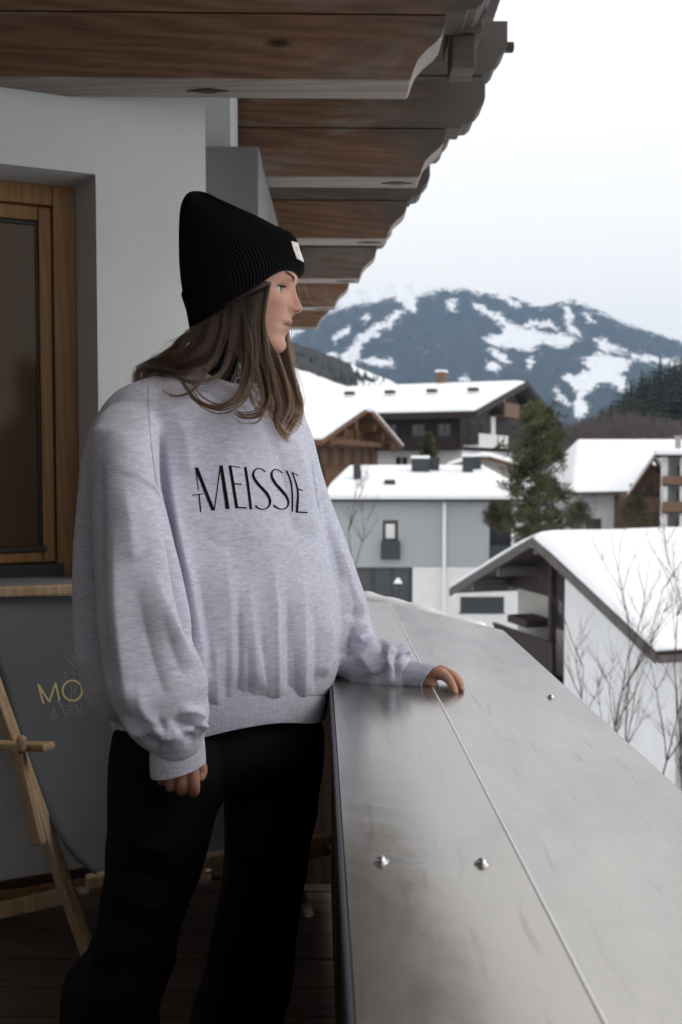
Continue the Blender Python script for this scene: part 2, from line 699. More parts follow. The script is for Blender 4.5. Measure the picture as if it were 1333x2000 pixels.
def hill(name, xs, ys, y_bot, Ya, Yb, m, snow=None, cols=90, rows=26, amp=1.0):
    v, sn = [], []
    x0, x1 = xs[0], xs[-1]
    for j in range(rows):
        for i in range(cols):
            x = x0 + (x1 - x0) * i / (cols - 1)
            t = j / (rows - 1)
            top = interp(x, xs, ys) + amp * 3 * mnoise.noise(Vector((x * 0.04, Ya * 0.1, 0)))
            y = top + (y_bot - top) * t
            v.append(P(x, y, Ya + (Yb - Ya) * t))
            s = 0.0
            if snow is not None:
                for poly in snow:
                    if in_poly(np.array([[x, y]]), poly)[0]:
                        s = 1.0
            sn.append(s)
    me = bpy.data.meshes.new(name)
    me.from_pydata(v, [], grid_faces(rows, cols))
    me.attributes.new('snow', 'FLOAT', 'POINT').data.foreach_set('value', sn)
    me.update()
    o = link(name, me, m, smooth=True)
    tag(o, kind='structure')
    return o


M_HILLF = forest_mat('hill_forest', (0.03, 0.03, 0.028), (0.085, 0.078, 0.07), True, 0.06)
hill('wooded_hill', [300, 540, 600, 650, 700, 760, 800, 860], [640, 655, 678, 695, 718, 742, 765, 800], 900, 620, 420, M_HILLF,
     [[(690, 712), (765, 742), (790, 748), (790, 756), (740, 744), (688, 720)], [(700, 745), (800, 742), (800, 775), (700, 775)]])
hill('snowy_slope', [200, 480, 560, 600, 640, 680, 715, 760, 860, 1000], [690, 705, 715, 725, 742, 755, 765, 757, 752, 790], 910, 330, 150, M_SNOW)
hill('forest_hill', [1080, 1130, 1180, 1230, 1280, 1333, 1500, 1900, 2600], [850, 835, 812, 790, 775, 770, 740, 700, 690], 905, 330, 190,
     forest_mat('hill_ground', (0.035, 0.03, 0.026), (0.075, 0.066, 0.058), False, 0.1))


def conifer_verts(mb, base, h, r, rng, whorls=9, nb=9, leafy=0.9):
    """sprays of needle fans in whorls round a trunk."""
    mb.tube([base, base + Vector((0, 0, h * 0.98))], [h * 0.018, h * 0.003], 5, False)
    for k in range(whorls):
        t = (k + 0.4 * rng.random()) / whorls
        z = h * (0.10 + 0.88 * t)
        rr = r * (1 - t) ** 0.85 * (0.8 + 0.4 * rng.random()) + 0.03 * r
        a0 = rng.random() * 6.28
        for b in range(nb):
            a = a0 + 6.283 * b / nb + rng.uniform(-0.2, 0.2)
            L = rr * rng.uniform(0.7, 1.15)
            wv = L * 0.42
            d = Vector((math.cos(a), math.sin(a), 0))
            sd = Vector((-d.y, d.x, 0))
            c = base + Vector((0, 0, z))
            dz = L * rng.uniform(0.25, 0.5)
            p = [c + Vector((0, 0, 0.06 * h / whorls)), c + d * L * 0.6 + sd * wv - Vector((0, 0, dz * 0.6)), c + d * L - Vector((0, 0, dz)),
                 c + d * L * 0.6 - sd * wv - Vector((0, 0, dz * 0.6)), c + d * L * 0.5 + Vector((0, 0, 0.10 * L - dz * .3))]
            mb.add(p, [(0, 1, 4), (1, 2, 4), (2, 3, 4), (3, 0, 4)])


def needle_mat(name, dark, light):
    m = Mat(name, dark, 0.8, spec=0.15)
    n = m.noise(1.2, m.co(), 4, 0.6)
    m.color(m.ramp(n, [(0.35, dark), (0.65, light)]))
    return m.m


M_NEEDLE_FAR = needle_mat('far_needles', (0.016, 0.022, 0.016), (0.042, 0.05, 0.036))
M_NEEDLE = needle_mat('needles', (0.036, 0.045, 0.020), (0.115, 0.122, 0.062))
M_TWIG = plain('twig_bark', (0.035, 0.024, 0.021), 0.85, 0, 0.3, 8)
M_BARK = plain('bark', (0.09, 0.07, 0.055), 0.9, 0, 0.3, 6)

rng = random.Random(3)
mb = MB()
for i in range(900):
    x = rng.uniform(1120, 1620) if i < 560 else rng.uniform(1600, 2500)
    t = rng.random()
    Y = 325 - 120 * t
    top = interp(x, [1120, 1160, 1200, 1250, 1290, 1333, 1450, 1700, 2600], [838, 815, 790, 745, 722, 716, 700, 670, 650])
    hpx = rng.uniform(50, 90) * (0.62 if x < 1200 else 1)
    y = top + hpx * 0.92 + (860 - top) * 0.55 * t * t + rng.uniform(-4, 12)
    b = P(x, y + 5, Y)
    conifer_verts(mb, b, hpx * Y / F * 1.35, hpx * Y / F * 0.30, rng, 9, 8)
o = mb.build('forest', M_NEEDLE_FAR)
tag(o, kind='stuff')
mb = MB()
for i in range(130):
    x = rng.uniform(450, 790)
    t = rng.random()
    Y = 600 - 170 * t
    top = interp(x, [300, 540, 600, 650, 700, 760, 860], [640, 657, 680, 697, 720, 742, 800])
    y = top + (770 - top) * t + 6
    hpx = rng.uniform(10, 22)
    conifer_verts(mb, P(x, y, Y), hpx * Y / F, hpx * Y / F * 0.28, rng, 6, 6)
tag(mb.build('hillside_wood', M_NEEDLE_FAR), kind='stuff')


# ================================================================== haze
def haze():
    m = bpy.data.materials.new('haze')
    m.use_nodes = True
    n, l = m.node_tree.nodes, m.node_tree.links
    n.clear()
    v = n.new('ShaderNodeVolumePrincipled')
    v.inputs['Color'].default_value = (0.43, 0.66, 1.0, 1)
    v.inputs['Density'].default_value = 0.00013
    v.inputs['Anisotropy'].default_value = 0.0
    o_ = n.new('ShaderNodeOutputMaterial')
    l.new(v.outputs[0], o_.inputs['Volume'])
    m.cycles.homogeneous_volume = True
    ob = MB().box(-6500, 6500, -90, 4300, -40, 640).build('haze', m)
    tag(ob, kind='stuff')


haze()

# ================================================================== the balcony's own house
HOUSE = empty('chalet', (-1.0, 2.96, 0), 0, 'white plastered chalet with wooden window and carved roof beams, over the balcony', 'house')

WU = Vector((0.919, 0.395, 0)).normalized()      # along the wall, to the right and away
WN = Vector((-WU.y, WU.x, 0))                    # into the house
WO = Vector((-1.015, 2.96, 0))


def wp(s, d, z):
    p = WO + WU * s + WN * d
    return Vector((p.x, p.y, z))


def wall_s(px):
    """distance along the wall where photo column px meets its face."""
    a = (px - 666.5) / F
    # x = a*y
    return (a * WO.y - WO.x) / (WU.x - a * WU.y)


s_cor = wall_s(406)
s_op = wall_s(194)
yop = (WO + WU * s_op).y
z_op = P(194, 340, yop).z
z_sill = P(140, 1143, yop).z
TOPW = ZC + 1.75
s_left = -3.6
mb = MB()
# wall with the opening: pieces butt end to end
TH = 0.36


def wallbox(s0, s1, z0, z1, d0=0.0, d1=TH):
    mb.prism([wp(s0, d0, z0), wp(s1, d0, z0), wp(s1, d1, z0), wp(s0, d1, z0)], (0, 0, z1 - z0))


s_opl = s_op - 1.15
wallbox(s_op, s_cor, 0.0, TOPW)
wallbox(s_left, s_opl, 0.0, TOPW)
wallbox(s_opl, s_op, z_op, TOPW)
wallbox(s_opl, s_op, 0.0, z_sill)
me = mb.mesh('wall')
# fine grid is not needed: the plaster relief is in the material
link('wall', me, M_PLASTER, HOUSE)
# added walls outside the frame that block light from the left and behind
a = wp(s_left, 0, 0)
MB().box(a.x - 0.3, a.x, -3.5, a.y - 0.002, 0, TOPW).build('side_wall', M_DARKWOOD, HOUSE)  # unseen light blocker, added in dark wood for contrast
MB().box(a.x, 0.2, -3.9, -3.55, 0, TOPW).build('end_light_blocker', M_DARKWOOD, HOUSE)
# return of the corner, the white block behind it and the wall beyond
cx, cyy = wp(s_cor, 0, 0).x, wp(s_cor, 0, 0).y
MB().box(-1.2, -0.392, 3.585, 3.84, 0.0, TOPW).build('corner_block', M_PLASTER, HOUSE)
MB().box(-2.6, -0.9, 3.9, 9.0, 0.0, TOPW).build('rear_wall', M_PLASTER, HOUSE)

# splayed window reveal: frame sits 18 cm in
WIN = empty('window', wp(s_op - 0.5, 0.15, z_sill))
WIN.parent = HOUSE
WIN.matrix_parent_inverse = world_of(HOUSE).inverted()


def on_plane(px, py, d):
    """point of the plane d behind the wall face, seen at px, py."""
    o_ = WO + WN * d
    ray = P(px, py, 1.0) - Vector((0, 0, ZC))
    k = o_.dot(WN) / ray.dot(WN)
    return Vector((0, 0, ZC)) + ray * k


FD = 0.17
fr_tr = on_plane(147, 367, FD)      # frame's top right corner
s_fr = (fr_tr - WO).dot(WU)
z_ft = fr_tr.z
z_fb = on_plane(146, 1132, FD).z
# reveal: splayed right jamb and soffit
mb = MB()
e = 0.003
mb.add([wp(s_op - e, -0.001, z_sill), wp(s_fr, FD, z_sill), wp(s_fr, FD, z_ft), wp(s_op - e, -0.001, z_op - e)], [(0, 1, 2, 3)])
mb.add([wp(s_op - e, -0.001, z_op - e), wp(s_fr, FD, z_ft), wp(s_opl + 0.1, FD, z_ft), wp(s_opl + e, -0.001, z_op - e)], [(0, 1, 2, 3)])
mb.add([wp(s_opl + e, -0.001, z_sill), wp(s_opl + e, -0.001, z_op - e), wp(s_opl + 0.1, FD, z_ft), wp(s_opl + 0.1, FD, z_sill)], [(0, 1, 2, 3)])
o = mb.build('reveal', M_REVEAL, WIN)


def sbox(name, s0, s1, z0, z1, d0, d1, m, parent, bevel=0.003):
    b = MB().prism([wp(s0, d0, z0), wp(s1, d0, z0), wp(s1, d1, z0), wp(s0, d1, z0)], (0, 0, z1 - z0))
    return b.build(name, m, parent, bevel=bevel)


def s_at(px, d, py=700):
    return (on_plane(px, py, d) - WO).dot(WU)


s1 = s_at(107, FD - 0.004)
s2 = s_at(78, FD + 0.02)
s3 = s_at(72, FD + 0.03)
sL = s_opl + 0.1
zt1 = on_plane(107, 402, FD).z
zb1 = on_plane(107, 1098, FD).z
zt2 = on_plane(75, 431, FD + 0.02).z
zb2 = on_plane(75, 1066, FD + 0.02).z
sbox('frame', s1, s_fr - 0.001, z_fb, z_ft - 0.001, FD - 0.004, FD + 0.08, M_WINWOOD, WIN)
sbox('frame', sL, s1 - 0.001, zt1, z_ft - 0.001, FD - 0.004, FD + 0.08, M_WINWOOD, WIN)
sbox('sash', s2, s1 - 0.002, zb1, zt1 - 0.002, FD + 0.014, FD + 0.07, M_WINWOOD, WIN, 0.006)
sbox('sash', sL, s2 - 0.001, zt2, zt1 - 0.002, FD + 0.014, FD + 0.07, M_WINWOOD, WIN, 0.006)
sbox('sash', sL, s2 - 0.001, zb1, zb2 - 0.02, FD + 0.014, FD + 0.07, M_WINWOOD, WIN, 0.006)
sbox('seal', s3, s2 - 0.001, zb2, zt2 - 0.001, FD + 0.028, FD + 0.06, M_RUBBER, WIN, 0.001)
sbox('seal', sL, s3 - 0.001, zt2 - 0.012, zt2 - 0.001, FD + 0.028, FD + 0.06, M_RUBBER, WIN, 0.001)
sbox('drip_rail', sL, s2 + 0.012, zb2 - 0.018, zb2, FD + 0.004, FD + 0.06, M_RUBBER, WIN, 0.002)
sbox('pane', sL, s3 - 0.001, zb2 + 0.001, zt2 - 0.013, FD + 0.035, FD + 0.05, M_GLASSWIN, WIN, 0)
sbox('threshold', sL, s1 + 0.02, z_fb + 0.004, zb1 - 0.004, FD - 0.02, FD + 0.07, M_RUBBER, WIN, 0.003)
sbox('sill', s_opl - 0.03, s_op + 0.02, z_sill + 0.001, z_sill + 0.018, -0.03, FD + 0.05, plain('stone_sill', (0.17, 0.17, 0.175), 0.6, 0, 0.2, 30), WIN, 0.003)

# skirting board along the foot of the wall
sk = [s_left, s_cor - 0.02]
o = MB().prism([wp(sk[0], -0.022, 0), wp(sk[1], -0.022, 0), wp(sk[1], -0.001, 0), wp(sk[0], -0.001, 0)], (0, 0, 0.052)).build('skirting', M_SKIRT, HOUSE, bevel=0.003)
o = MB().prism([wp(sk[0], -0.016, 0.0535), wp(sk[1], -0.016, 0.0535), wp(sk[1], -0.001, 0.0535), wp(sk[0], -0.001, 0.0535)], (0, 0, 0.026)).build('skirting', M_DARKWOOD, HOUSE, bevel=0.002)

# grey metal screen box beyond the corner
gx1 = P(505, 285, 3.42).x
gz = P(505, 285, 3.42).z
SCR = tag(MB().box(-0.95, gx1, 3.42, 3.58, 0.002, gz).build('screen_post', M_GREYMETAL, None, bevel=0.004), 'tall grey metal screen panel standing against the white wall corner, behind the black hat', 'screen')
o = MB().box(gx1 - 0.05, gx1 - 0.002, 3.582, 4.75, 0.002, gz - 0.002).build('side_panel', M_GREYMETAL, SCR, bevel=0.003)

# ------------------------------------------------ purlins: three beams stacked, each with a carved end
H = [1.10, 1.29, 1.49, 1.70]
PUR = [  # Y of near face, ends of low / mid / top beam
    (2.92, (0.306, 0.455, 0.64)), (3.89, (0.408, 0.556, 0.64)), (4.94, (0.33, 0.437, 0.54)), (6.0, (0.215, 0.31, 0.40)), (7.08, (0.06, 0.16, 0.26)),
    (8.14, (-0.09, 0.01, 0.1))]
SLOPE = 0.0226


def carved_end(x1, z0, z1, kind):
    """profile of a beam's outer end in x,z, from the top edge down to the underside."""
    h = z1 - z0
    if kind == 'scroll':
        sh = [(0, 1.0), (-0.005, 0.86), (-0.012, 0.72), (-0.03, 0.60), (-0.058, 0.48), (-0.082, 0.34), (-0.095, 0.18), (-0.102, 0.06), (-0.108, 0.0)]
    else:
        sh = [(0, 1.0), (0.0, 0.60), (-0.005, 0.50), (-0.024, 0.37), (-0.030, 0.36), (-0.034, 0.30), (-0.045, 0.17), (-0.062, 0.09), (-0.088, 0.075),
              (-0.094, 0.0), (-0.125, 0.0)]
    return [(x1 + a, z0 + b * h) for a, b in sh]


M_IRON = plain('old_iron', (0.03, 0.028, 0.027), 0.6, 0.4)
for i, (Yb, ends) in enumerate(PUR):
    pu = empty('purlin', (0, Yb, ZC + H[0]))
    pu.parent = HOUSE
    pu.matrix_parent_inverse = world_of(HOUSE).inverted()
    for k in range(3):
        z0, z1 = ZC + H[k] + (0.0015 if k else 0), ZC + H[k + 1] - 0.0035
        wdt = 0.145 - 0.006 * (k == 1)
        y0 = Yb + 0.003 * (k == 1)
        prof = carved_end(ends[k], z0, z1, 'scroll' if k == 0 else 'step')
        xl = -2.9
        pts = [(xl, z1)] + prof + [(xl, z0)]
        b = MB().prism([Vector((x, y0 + SLOPE * x, z)) for x, z in pts], (0, wdt, 0))
        ob = b.build('beam', M_BEAM if (i + k) % 3 else (M_BEAM if i == 0 else M_BEAM_OLD), pu, bevel=0.004, segs=2)
        if k == 0:
            # paler, greyer wood on the faces turned down
            ob.data.materials.append(M_UNDER)
            for p in ob.data.polygons:
                if p.normal.z < -0.25:
                    p.material_index = 1
    # scar of an old knot under the beam
    rngk = random.Random(i)
    for kx in ((ends[0] - 0.70,) if i == 0 else (ends[0] - 0.19,)):
        kn = MB()
        n = 14
        v = []
        for q in range(n):
            a = 6.283 * q / n
            rr = (0.062 if q % 7 == 0 else (0.030 if q % 2 else 0.037))
            v.append(Vector((kx + math.cos(a) * rr, Yb + 0.072 + math.sin(a) * rr * 0.42 * (1.4 if q % 2 else 1), ZC + H[0] - 0.004)))
        kn.prism(v, (0, 0, 0.003))
        kn.build('knot', M_IRON, pu)
    if i == 1:
        t = MB().bar((ends[2] - 0.02, Yb + 0.06, ZC + 1.615), (ends[2] + 0.032, Yb + 0.06, ZC + 1.615), 0.034, 0.034)
        t.build('bolt', M_IRON, pu, bevel=0.008)

# weathered end blocks between the first two purlins, under the verge
for (x0, x1, y0, y1, z0, z1) in ((0.33, 0.43, 3.07, 3.30, 1.302, 1.352), (0.335, 0.445, 3.07, 3.29, 1.356, 1.412), (0.335, 0.41, 3.08, 3.20, 1.20, 1.298),
                                 (0.45, 0.49, 3.08, 3.28, 1.418, 1.50)):
    MB().box(x0, x1, y0, y1, ZC + z0, ZC + z1).build('blocking', M_BEAM_OLD, HOUSE, bevel=0.007)

# roof boards lying on the purlins
for i in range(22):
    x1 = 0.66 - 0.165 * i
    o = MB().box(x1 - 0.161, x1, -3.6, float(np.interp(x1, [-0.1, 0.1, 0.26, 0.4, 0.54, 0.60], [9.2, 8.1, 7.0, 6.0, 4.9, 3.2])), ZC + 1.702, ZC + 1.726).build('roof_board', M_BOARD, HOUSE, bevel=0.003)
MB().box(-3.1, 0.62, -3.6, 3.2, ZC + 1.73, ZC + 1.80).build('roof_covering', M_BEAM_OLD, HOUSE)

# ------------------------------------------------ balcony floor: planks running left to right
FLOOR = MB().box(-4.6, 0.45, -3.6, 5.5, -0.25, -0.03).build('balcony_floor', M_DARKWOOD)
tag(FLOOR, kind='structure')
yy = -1.2
k = 0
while yy < 3.3:
    MB().box(-4.4, 0.02, yy, yy + 0.136, -0.029, 0.0 - 0.001 * (k % 3)).build('plank', M_DECK, FLOOR, bevel=0.004)
    yy += 0.142
    k += 1

# ------------------------------------------------ railing with zinc cap
RAIL = empty('balcony_railing', (0.1, 1.5, 0), 0, 'balcony railing with a wide folded grey zinc cap, dark boards inside', 'railing')


def rx(off, Y):
    return off + SLOPE_R * Y


SLOPE_R = (621.0 - 666.5) / F
ZR = ZC - 0.42           # ridge
ZL = ZC - 0.4215
ZRT = ZC - 0.452
oL, oR, oRT = 0.068 * 0.4215, 0.512 * 0.42, 1.104 * 0.452


def cap_pt(off, z, Y):
    return Vector((rx(off, Y), Y, z))


# far end is cut at the balcony's canted corner
YE_L, YE_R, YE_RT = 3.05, 2.99, 2.68
NY = 60


def cap_panel(name, o0, z0, e0, o1, z1, e1, th=0.004):
    v = []
    cols = 9
    for j in range(NY + 1):
        for i in range(cols):
            t = i / (cols - 1)
            e_ = e0 + (e1 - e0) * t
            Y = -0.9 + (e_ + 0.9) * j / NY
            off, z = o0 + (o1 - o0) * t, z0 + (z1 - z0) * t
            z += 0.0016 * math.sin(math.pi * t) * mnoise.noise(Vector((Y * 2.2, t * 2, o0 * 9)))
            v.append(cap_pt(off, z, Y))
    n = len(v)
    f = grid_faces(NY + 1, cols)
    v2 = [p - Vector((0, 0, th)) for p in v]
    f2 = [tuple(n + i for i in q[::-1]) for q in f]
    rim = [i for i in range(cols)] + [j * cols + cols - 1 for j in range(1, NY + 1)] + [NY * cols + i for i in range(cols - 2, -1, -1)] + [j * cols for j in range(NY - 1, 0, -1)]
    f3 = [(rim[i], rim[(i + 1) % len(rim)], n + rim[(i + 1) % len(rim)], n + rim[i]) for i in range(len(rim))]
    me = bpy.data.meshes.new(name)
    me.from_pydata(v + v2, [], f + f2 + f3)
    bm = bmesh.new(); bm.from_mesh(me); bmesh.ops.recalc_face_normals(bm, faces=bm.faces); bm.to_mesh(me); bm.free()
    return link(name, me, M_ZINC, RAIL, smooth=False)


o = cap_panel('cap_panel', oL, ZL, YE_L, oR - 0.001, ZR, YE_R)
o = cap_panel('cap_panel', oR + 0.001, ZR - 0.0005, YE_R, oRT, ZRT, YE_RT)
for ob in [c for c in RAIL.children]:
    ob.data.polygons.foreach_set('use_smooth', [True] * len(ob.data.polygons))
    bm = bmesh.new(); bm.from_mesh(ob.data)
    for e_ in bm.edges:
        if len(e_.link_faces) == 2 and e_.calc_face_angle(0) > 0.6:
            e_.smooth = False
    bm.to_mesh(ob.data); bm.free()
# rounded fold along the ridge, its highlight put into a paler colour
M_FOLD = plain('zinc_fold_highlight', (0.85, 0.84, 0.83), 0.42, 0.6, 0.05)
MB().tube([cap_pt(oR, ZR - 0.0012, Y) for Y in np.linspace(-0.9, YE_R, 30)], 0.0025, 8).build('ridge_fold', M_FOLD, RAIL, smooth=True)
# folded down edges
b = MB()
for Y0, Y1 in ((-0.9, YE_L),):
    b.prism([cap_pt(oL - 0.001, ZL - 0.001, Y0), cap_pt(oL - 0.001, ZL - 0.001, Y1), cap_pt(oL - 0.001, ZL - 0.055, Y1), cap_pt(oL - 0.001, ZL - 0.055, Y0)], (-0.006, 0, 0))
b.build('edge_strip', M_DARKEDGE, RAIL, bevel=0.002)
MB().prism([cap_pt(oRT, ZRT - 0.001, -0.9), cap_pt(oRT, ZRT - 0.001, YE_RT), cap_pt(oRT, ZRT - 0.05, YE_RT), cap_pt(oRT, ZRT - 0.05, -0.9)], (0.005, 0, 0)).build('edge_strip', M_ZINC, RAIL, bevel=0.0015)
A, B = cap_pt(oRT, ZRT - 0.001, YE_RT + 0.002), cap_pt(oR, ZR - 0.001, YE_R + 0.002)
MB().prism([A, B, B - Vector((0, 0, 0.05)), A - Vector((0, 0, 0.05))], (0.004, 0.005, 0)).build('edge_strip', M_ZINC, RAIL)
# second run of the railing, turned back towards the house behind the person
d2 = (B - A).normalized()
n2 = Vector((-abs(d2.y), -abs(d2.x), 0)).normalized()
q0 = cap_pt(oL - 0.008, ZL - 0.006, YE_L - 0.3)
q1 = B + d2 * 0.05
pts = [cap_pt(oL - 0.008, ZL - 0.006, 2.62), cap_pt(oL - 0.008, ZL - 0.006, YE_L + 0.02), Vector((q1.x, q1.y + 0.02, ZL - 0.006)), Vector((q1.x + d2.x * 0.5, q1.y + d2.y * 0.5, ZL - 0.006)),
       Vector((q1.x + d2.x * 0.5 + n2.x * 0.42, q1.y + d2.y * 0.5 + n2.y * 0.42, ZL - 0.006))]
MB().prism(pts, (0, 0, -0.05)).build('cap_return', M_ZINC, RAIL)
e0_ = pts[4] + Vector((0.12, 0.03, 0))
e1_ = pts[1] + Vector((0.02, 0.04, 0))
nb_ = 12
for k in range(nb_):
    a_, b2_ = e0_.lerp(e1_, k / nb_), e0_.lerp(e1_, (k + 0.96) / nb_)
    MB().prism([Vector((a_.x, a_.y, 0.002)), Vector((b2_.x, b2_.y, 0.002)), Vector((b2_.x + 0.02, b2_.y + 0.02, 0.002)), Vector((a_.x + 0.02, a_.y + 0.02, 0.002))],
               (0, 0, ZL - 0.06)).build('board', M_DARKWOOD, RAIL, bevel=0.003)
# inner boards and outer boards
Y = -0.85
k = 0
while Y < 2.95:
    MB().prism([cap_pt(oL + 0.010 + 0.001 * (k % 2), 0.03, Y), cap_pt(oL + 0.010 + 0.001 * (k % 2), 0.03, Y + 0.118), cap_pt(oL + 0.034, 0.03, Y + 0.118), cap_pt(oL + 0.034, 0.03, Y)],
               (0, 0, ZL - 0.04)).build('board', M_DARKWOOD, RAIL, bevel=0.003)
    Y += 0.122
    k += 1
Y = -0.85
while Y < 2.5:
    MB().prism([cap_pt(oRT - 0.05, -0.2, Y), cap_pt(oRT - 0.05, -0.2, Y + 0.145), cap_pt(oRT - 0.026, -0.2, Y + 0.145), cap_pt(oRT - 0.026, -0.2, Y)],
               (0, 0, ZRT + 0.17)).build('board', M_DARKWOOD, RAIL, bevel=0.003)
    Y += 0.15
# dome screws with washers
for (px, py) in ((745, 1684), (942, 1688), (1077, 1363)):
    dr = 0.42 if px < 1000 else 0.438
    Yk = P(px, py, 1.0)
    ray = Yk - Vector((0, 0, ZC))
    # the panel height under that ray
    zz = ZC - dr
    for _ in range(8):
        kk = (zz - ZC) / ray.z
        p = Vector((0, 0, ZC)) + ray * kk
        off = p.x - SLOPE_R * p.y
        zz = np.interp(off, [oL, oR, oRT], [ZL, ZR, ZRT])
    p.z = zz
    sc = MB()
    prof = [(0.0085, 0.0), (0.0085, 0.0012), (0.0070, 0.0020), (0.0058, 0.0022), (0.0054, 0.0038), (0.0040, 0.0055), (0.0020, 0.0063)]
    v = []
    for r_, z_ in prof:
        for q in range(16):
            a = 6.283 * q / 16
            v.append(p + Vector((r_ * math.cos(a), r_ * math.sin(a), z_)))
    sc.add(v, grid_faces(len(prof), 16, True) + [tuple(range((len(prof) - 1) * 16, len(prof) * 16))])
    sc.build('screw', M_STEEL, RAIL, smooth=True)

# snow left along the far outer edge
mb = MB()
a0, b0 = A + Vector((0.02, 0.10, -0.03)), B + d2 * 0.12 + Vector((0.02, 0.10, -0.03))
pts = [a0.lerp(b0, t) + Vector((0, 0, 0.012 * mnoise.noise(Vector((t * 6, 1, 1))))) for t in np.linspace(0.2, 1, 14)]
mb.tube(pts, [(0.05, 0.032 * (0.5 + 0.5 * t)) for t in np.linspace(0.2, 1, 14)], 10)
o = mb.build('snow_ledge', M_SNOW, smooth=True)
tag(o, 'thin strip of snow lying along the far edge of the zinc railing cap', 'snow strip')
b = MB()
a1 = a0.lerp(b0, 0.3)
b.prism([a1 + Vector((-0.05, -0.05, -0.06)), b0 + Vector((-0.05, -0.05, -0.06)), b0 + Vector((0.06, 0.06, -0.06)), a1 + Vector((0.06, 0.06, -0.06))], (0, 0, 0.04)).build('gutter', M_GREYMETAL, RAIL)

# ================================================================== VILLAGE
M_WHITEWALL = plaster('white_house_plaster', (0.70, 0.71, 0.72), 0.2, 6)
M_SHADEWALL = plaster('shaded_cream_plaster', (0.50, 0.48, 0.45), 0.2, 6)  # cream plaster with the shade of sheltered walls put into its colour
M_CHOCO = wood('chocolate_wood', (0.013, 0.009, 0.008), (0.036, 0.024, 0.020), along='Z', scale=0.5, knots=False)
M_HONEY = wood('honey_wood', (0.07, 0.032, 0.014), (0.18, 0.085, 0.038), along='Z', scale=0.5, knots=False)
M_RUST = wood('reddish_wood', (0.10, 0.055, 0.035), (0.20, 0.12, 0.08), along='Z', scale=0.5, knots=False)
M_GREYWOOD = wood('grey_wood', (0.05, 0.045, 0.042), (0.12, 0.108, 0.10), along='Z', scale=0.5, knots=False)
M_GREYBLUE = plain('blue_grey_facade', (0.33, 0.355, 0.375), 0.7, 0, 0.05, 0.6)
M_CONC = plain('chimney_plaster', (0.33, 0.31, 0.30), 0.85, 0, 0.2, 4)
M_DARKVENT = plain('dark_vent', (0.035, 0.04, 0.048), 0.5)
M_WHITEPAINT = plain('white_paint', (0.74, 0.74, 0.73), 0.5, 0, 0.05)


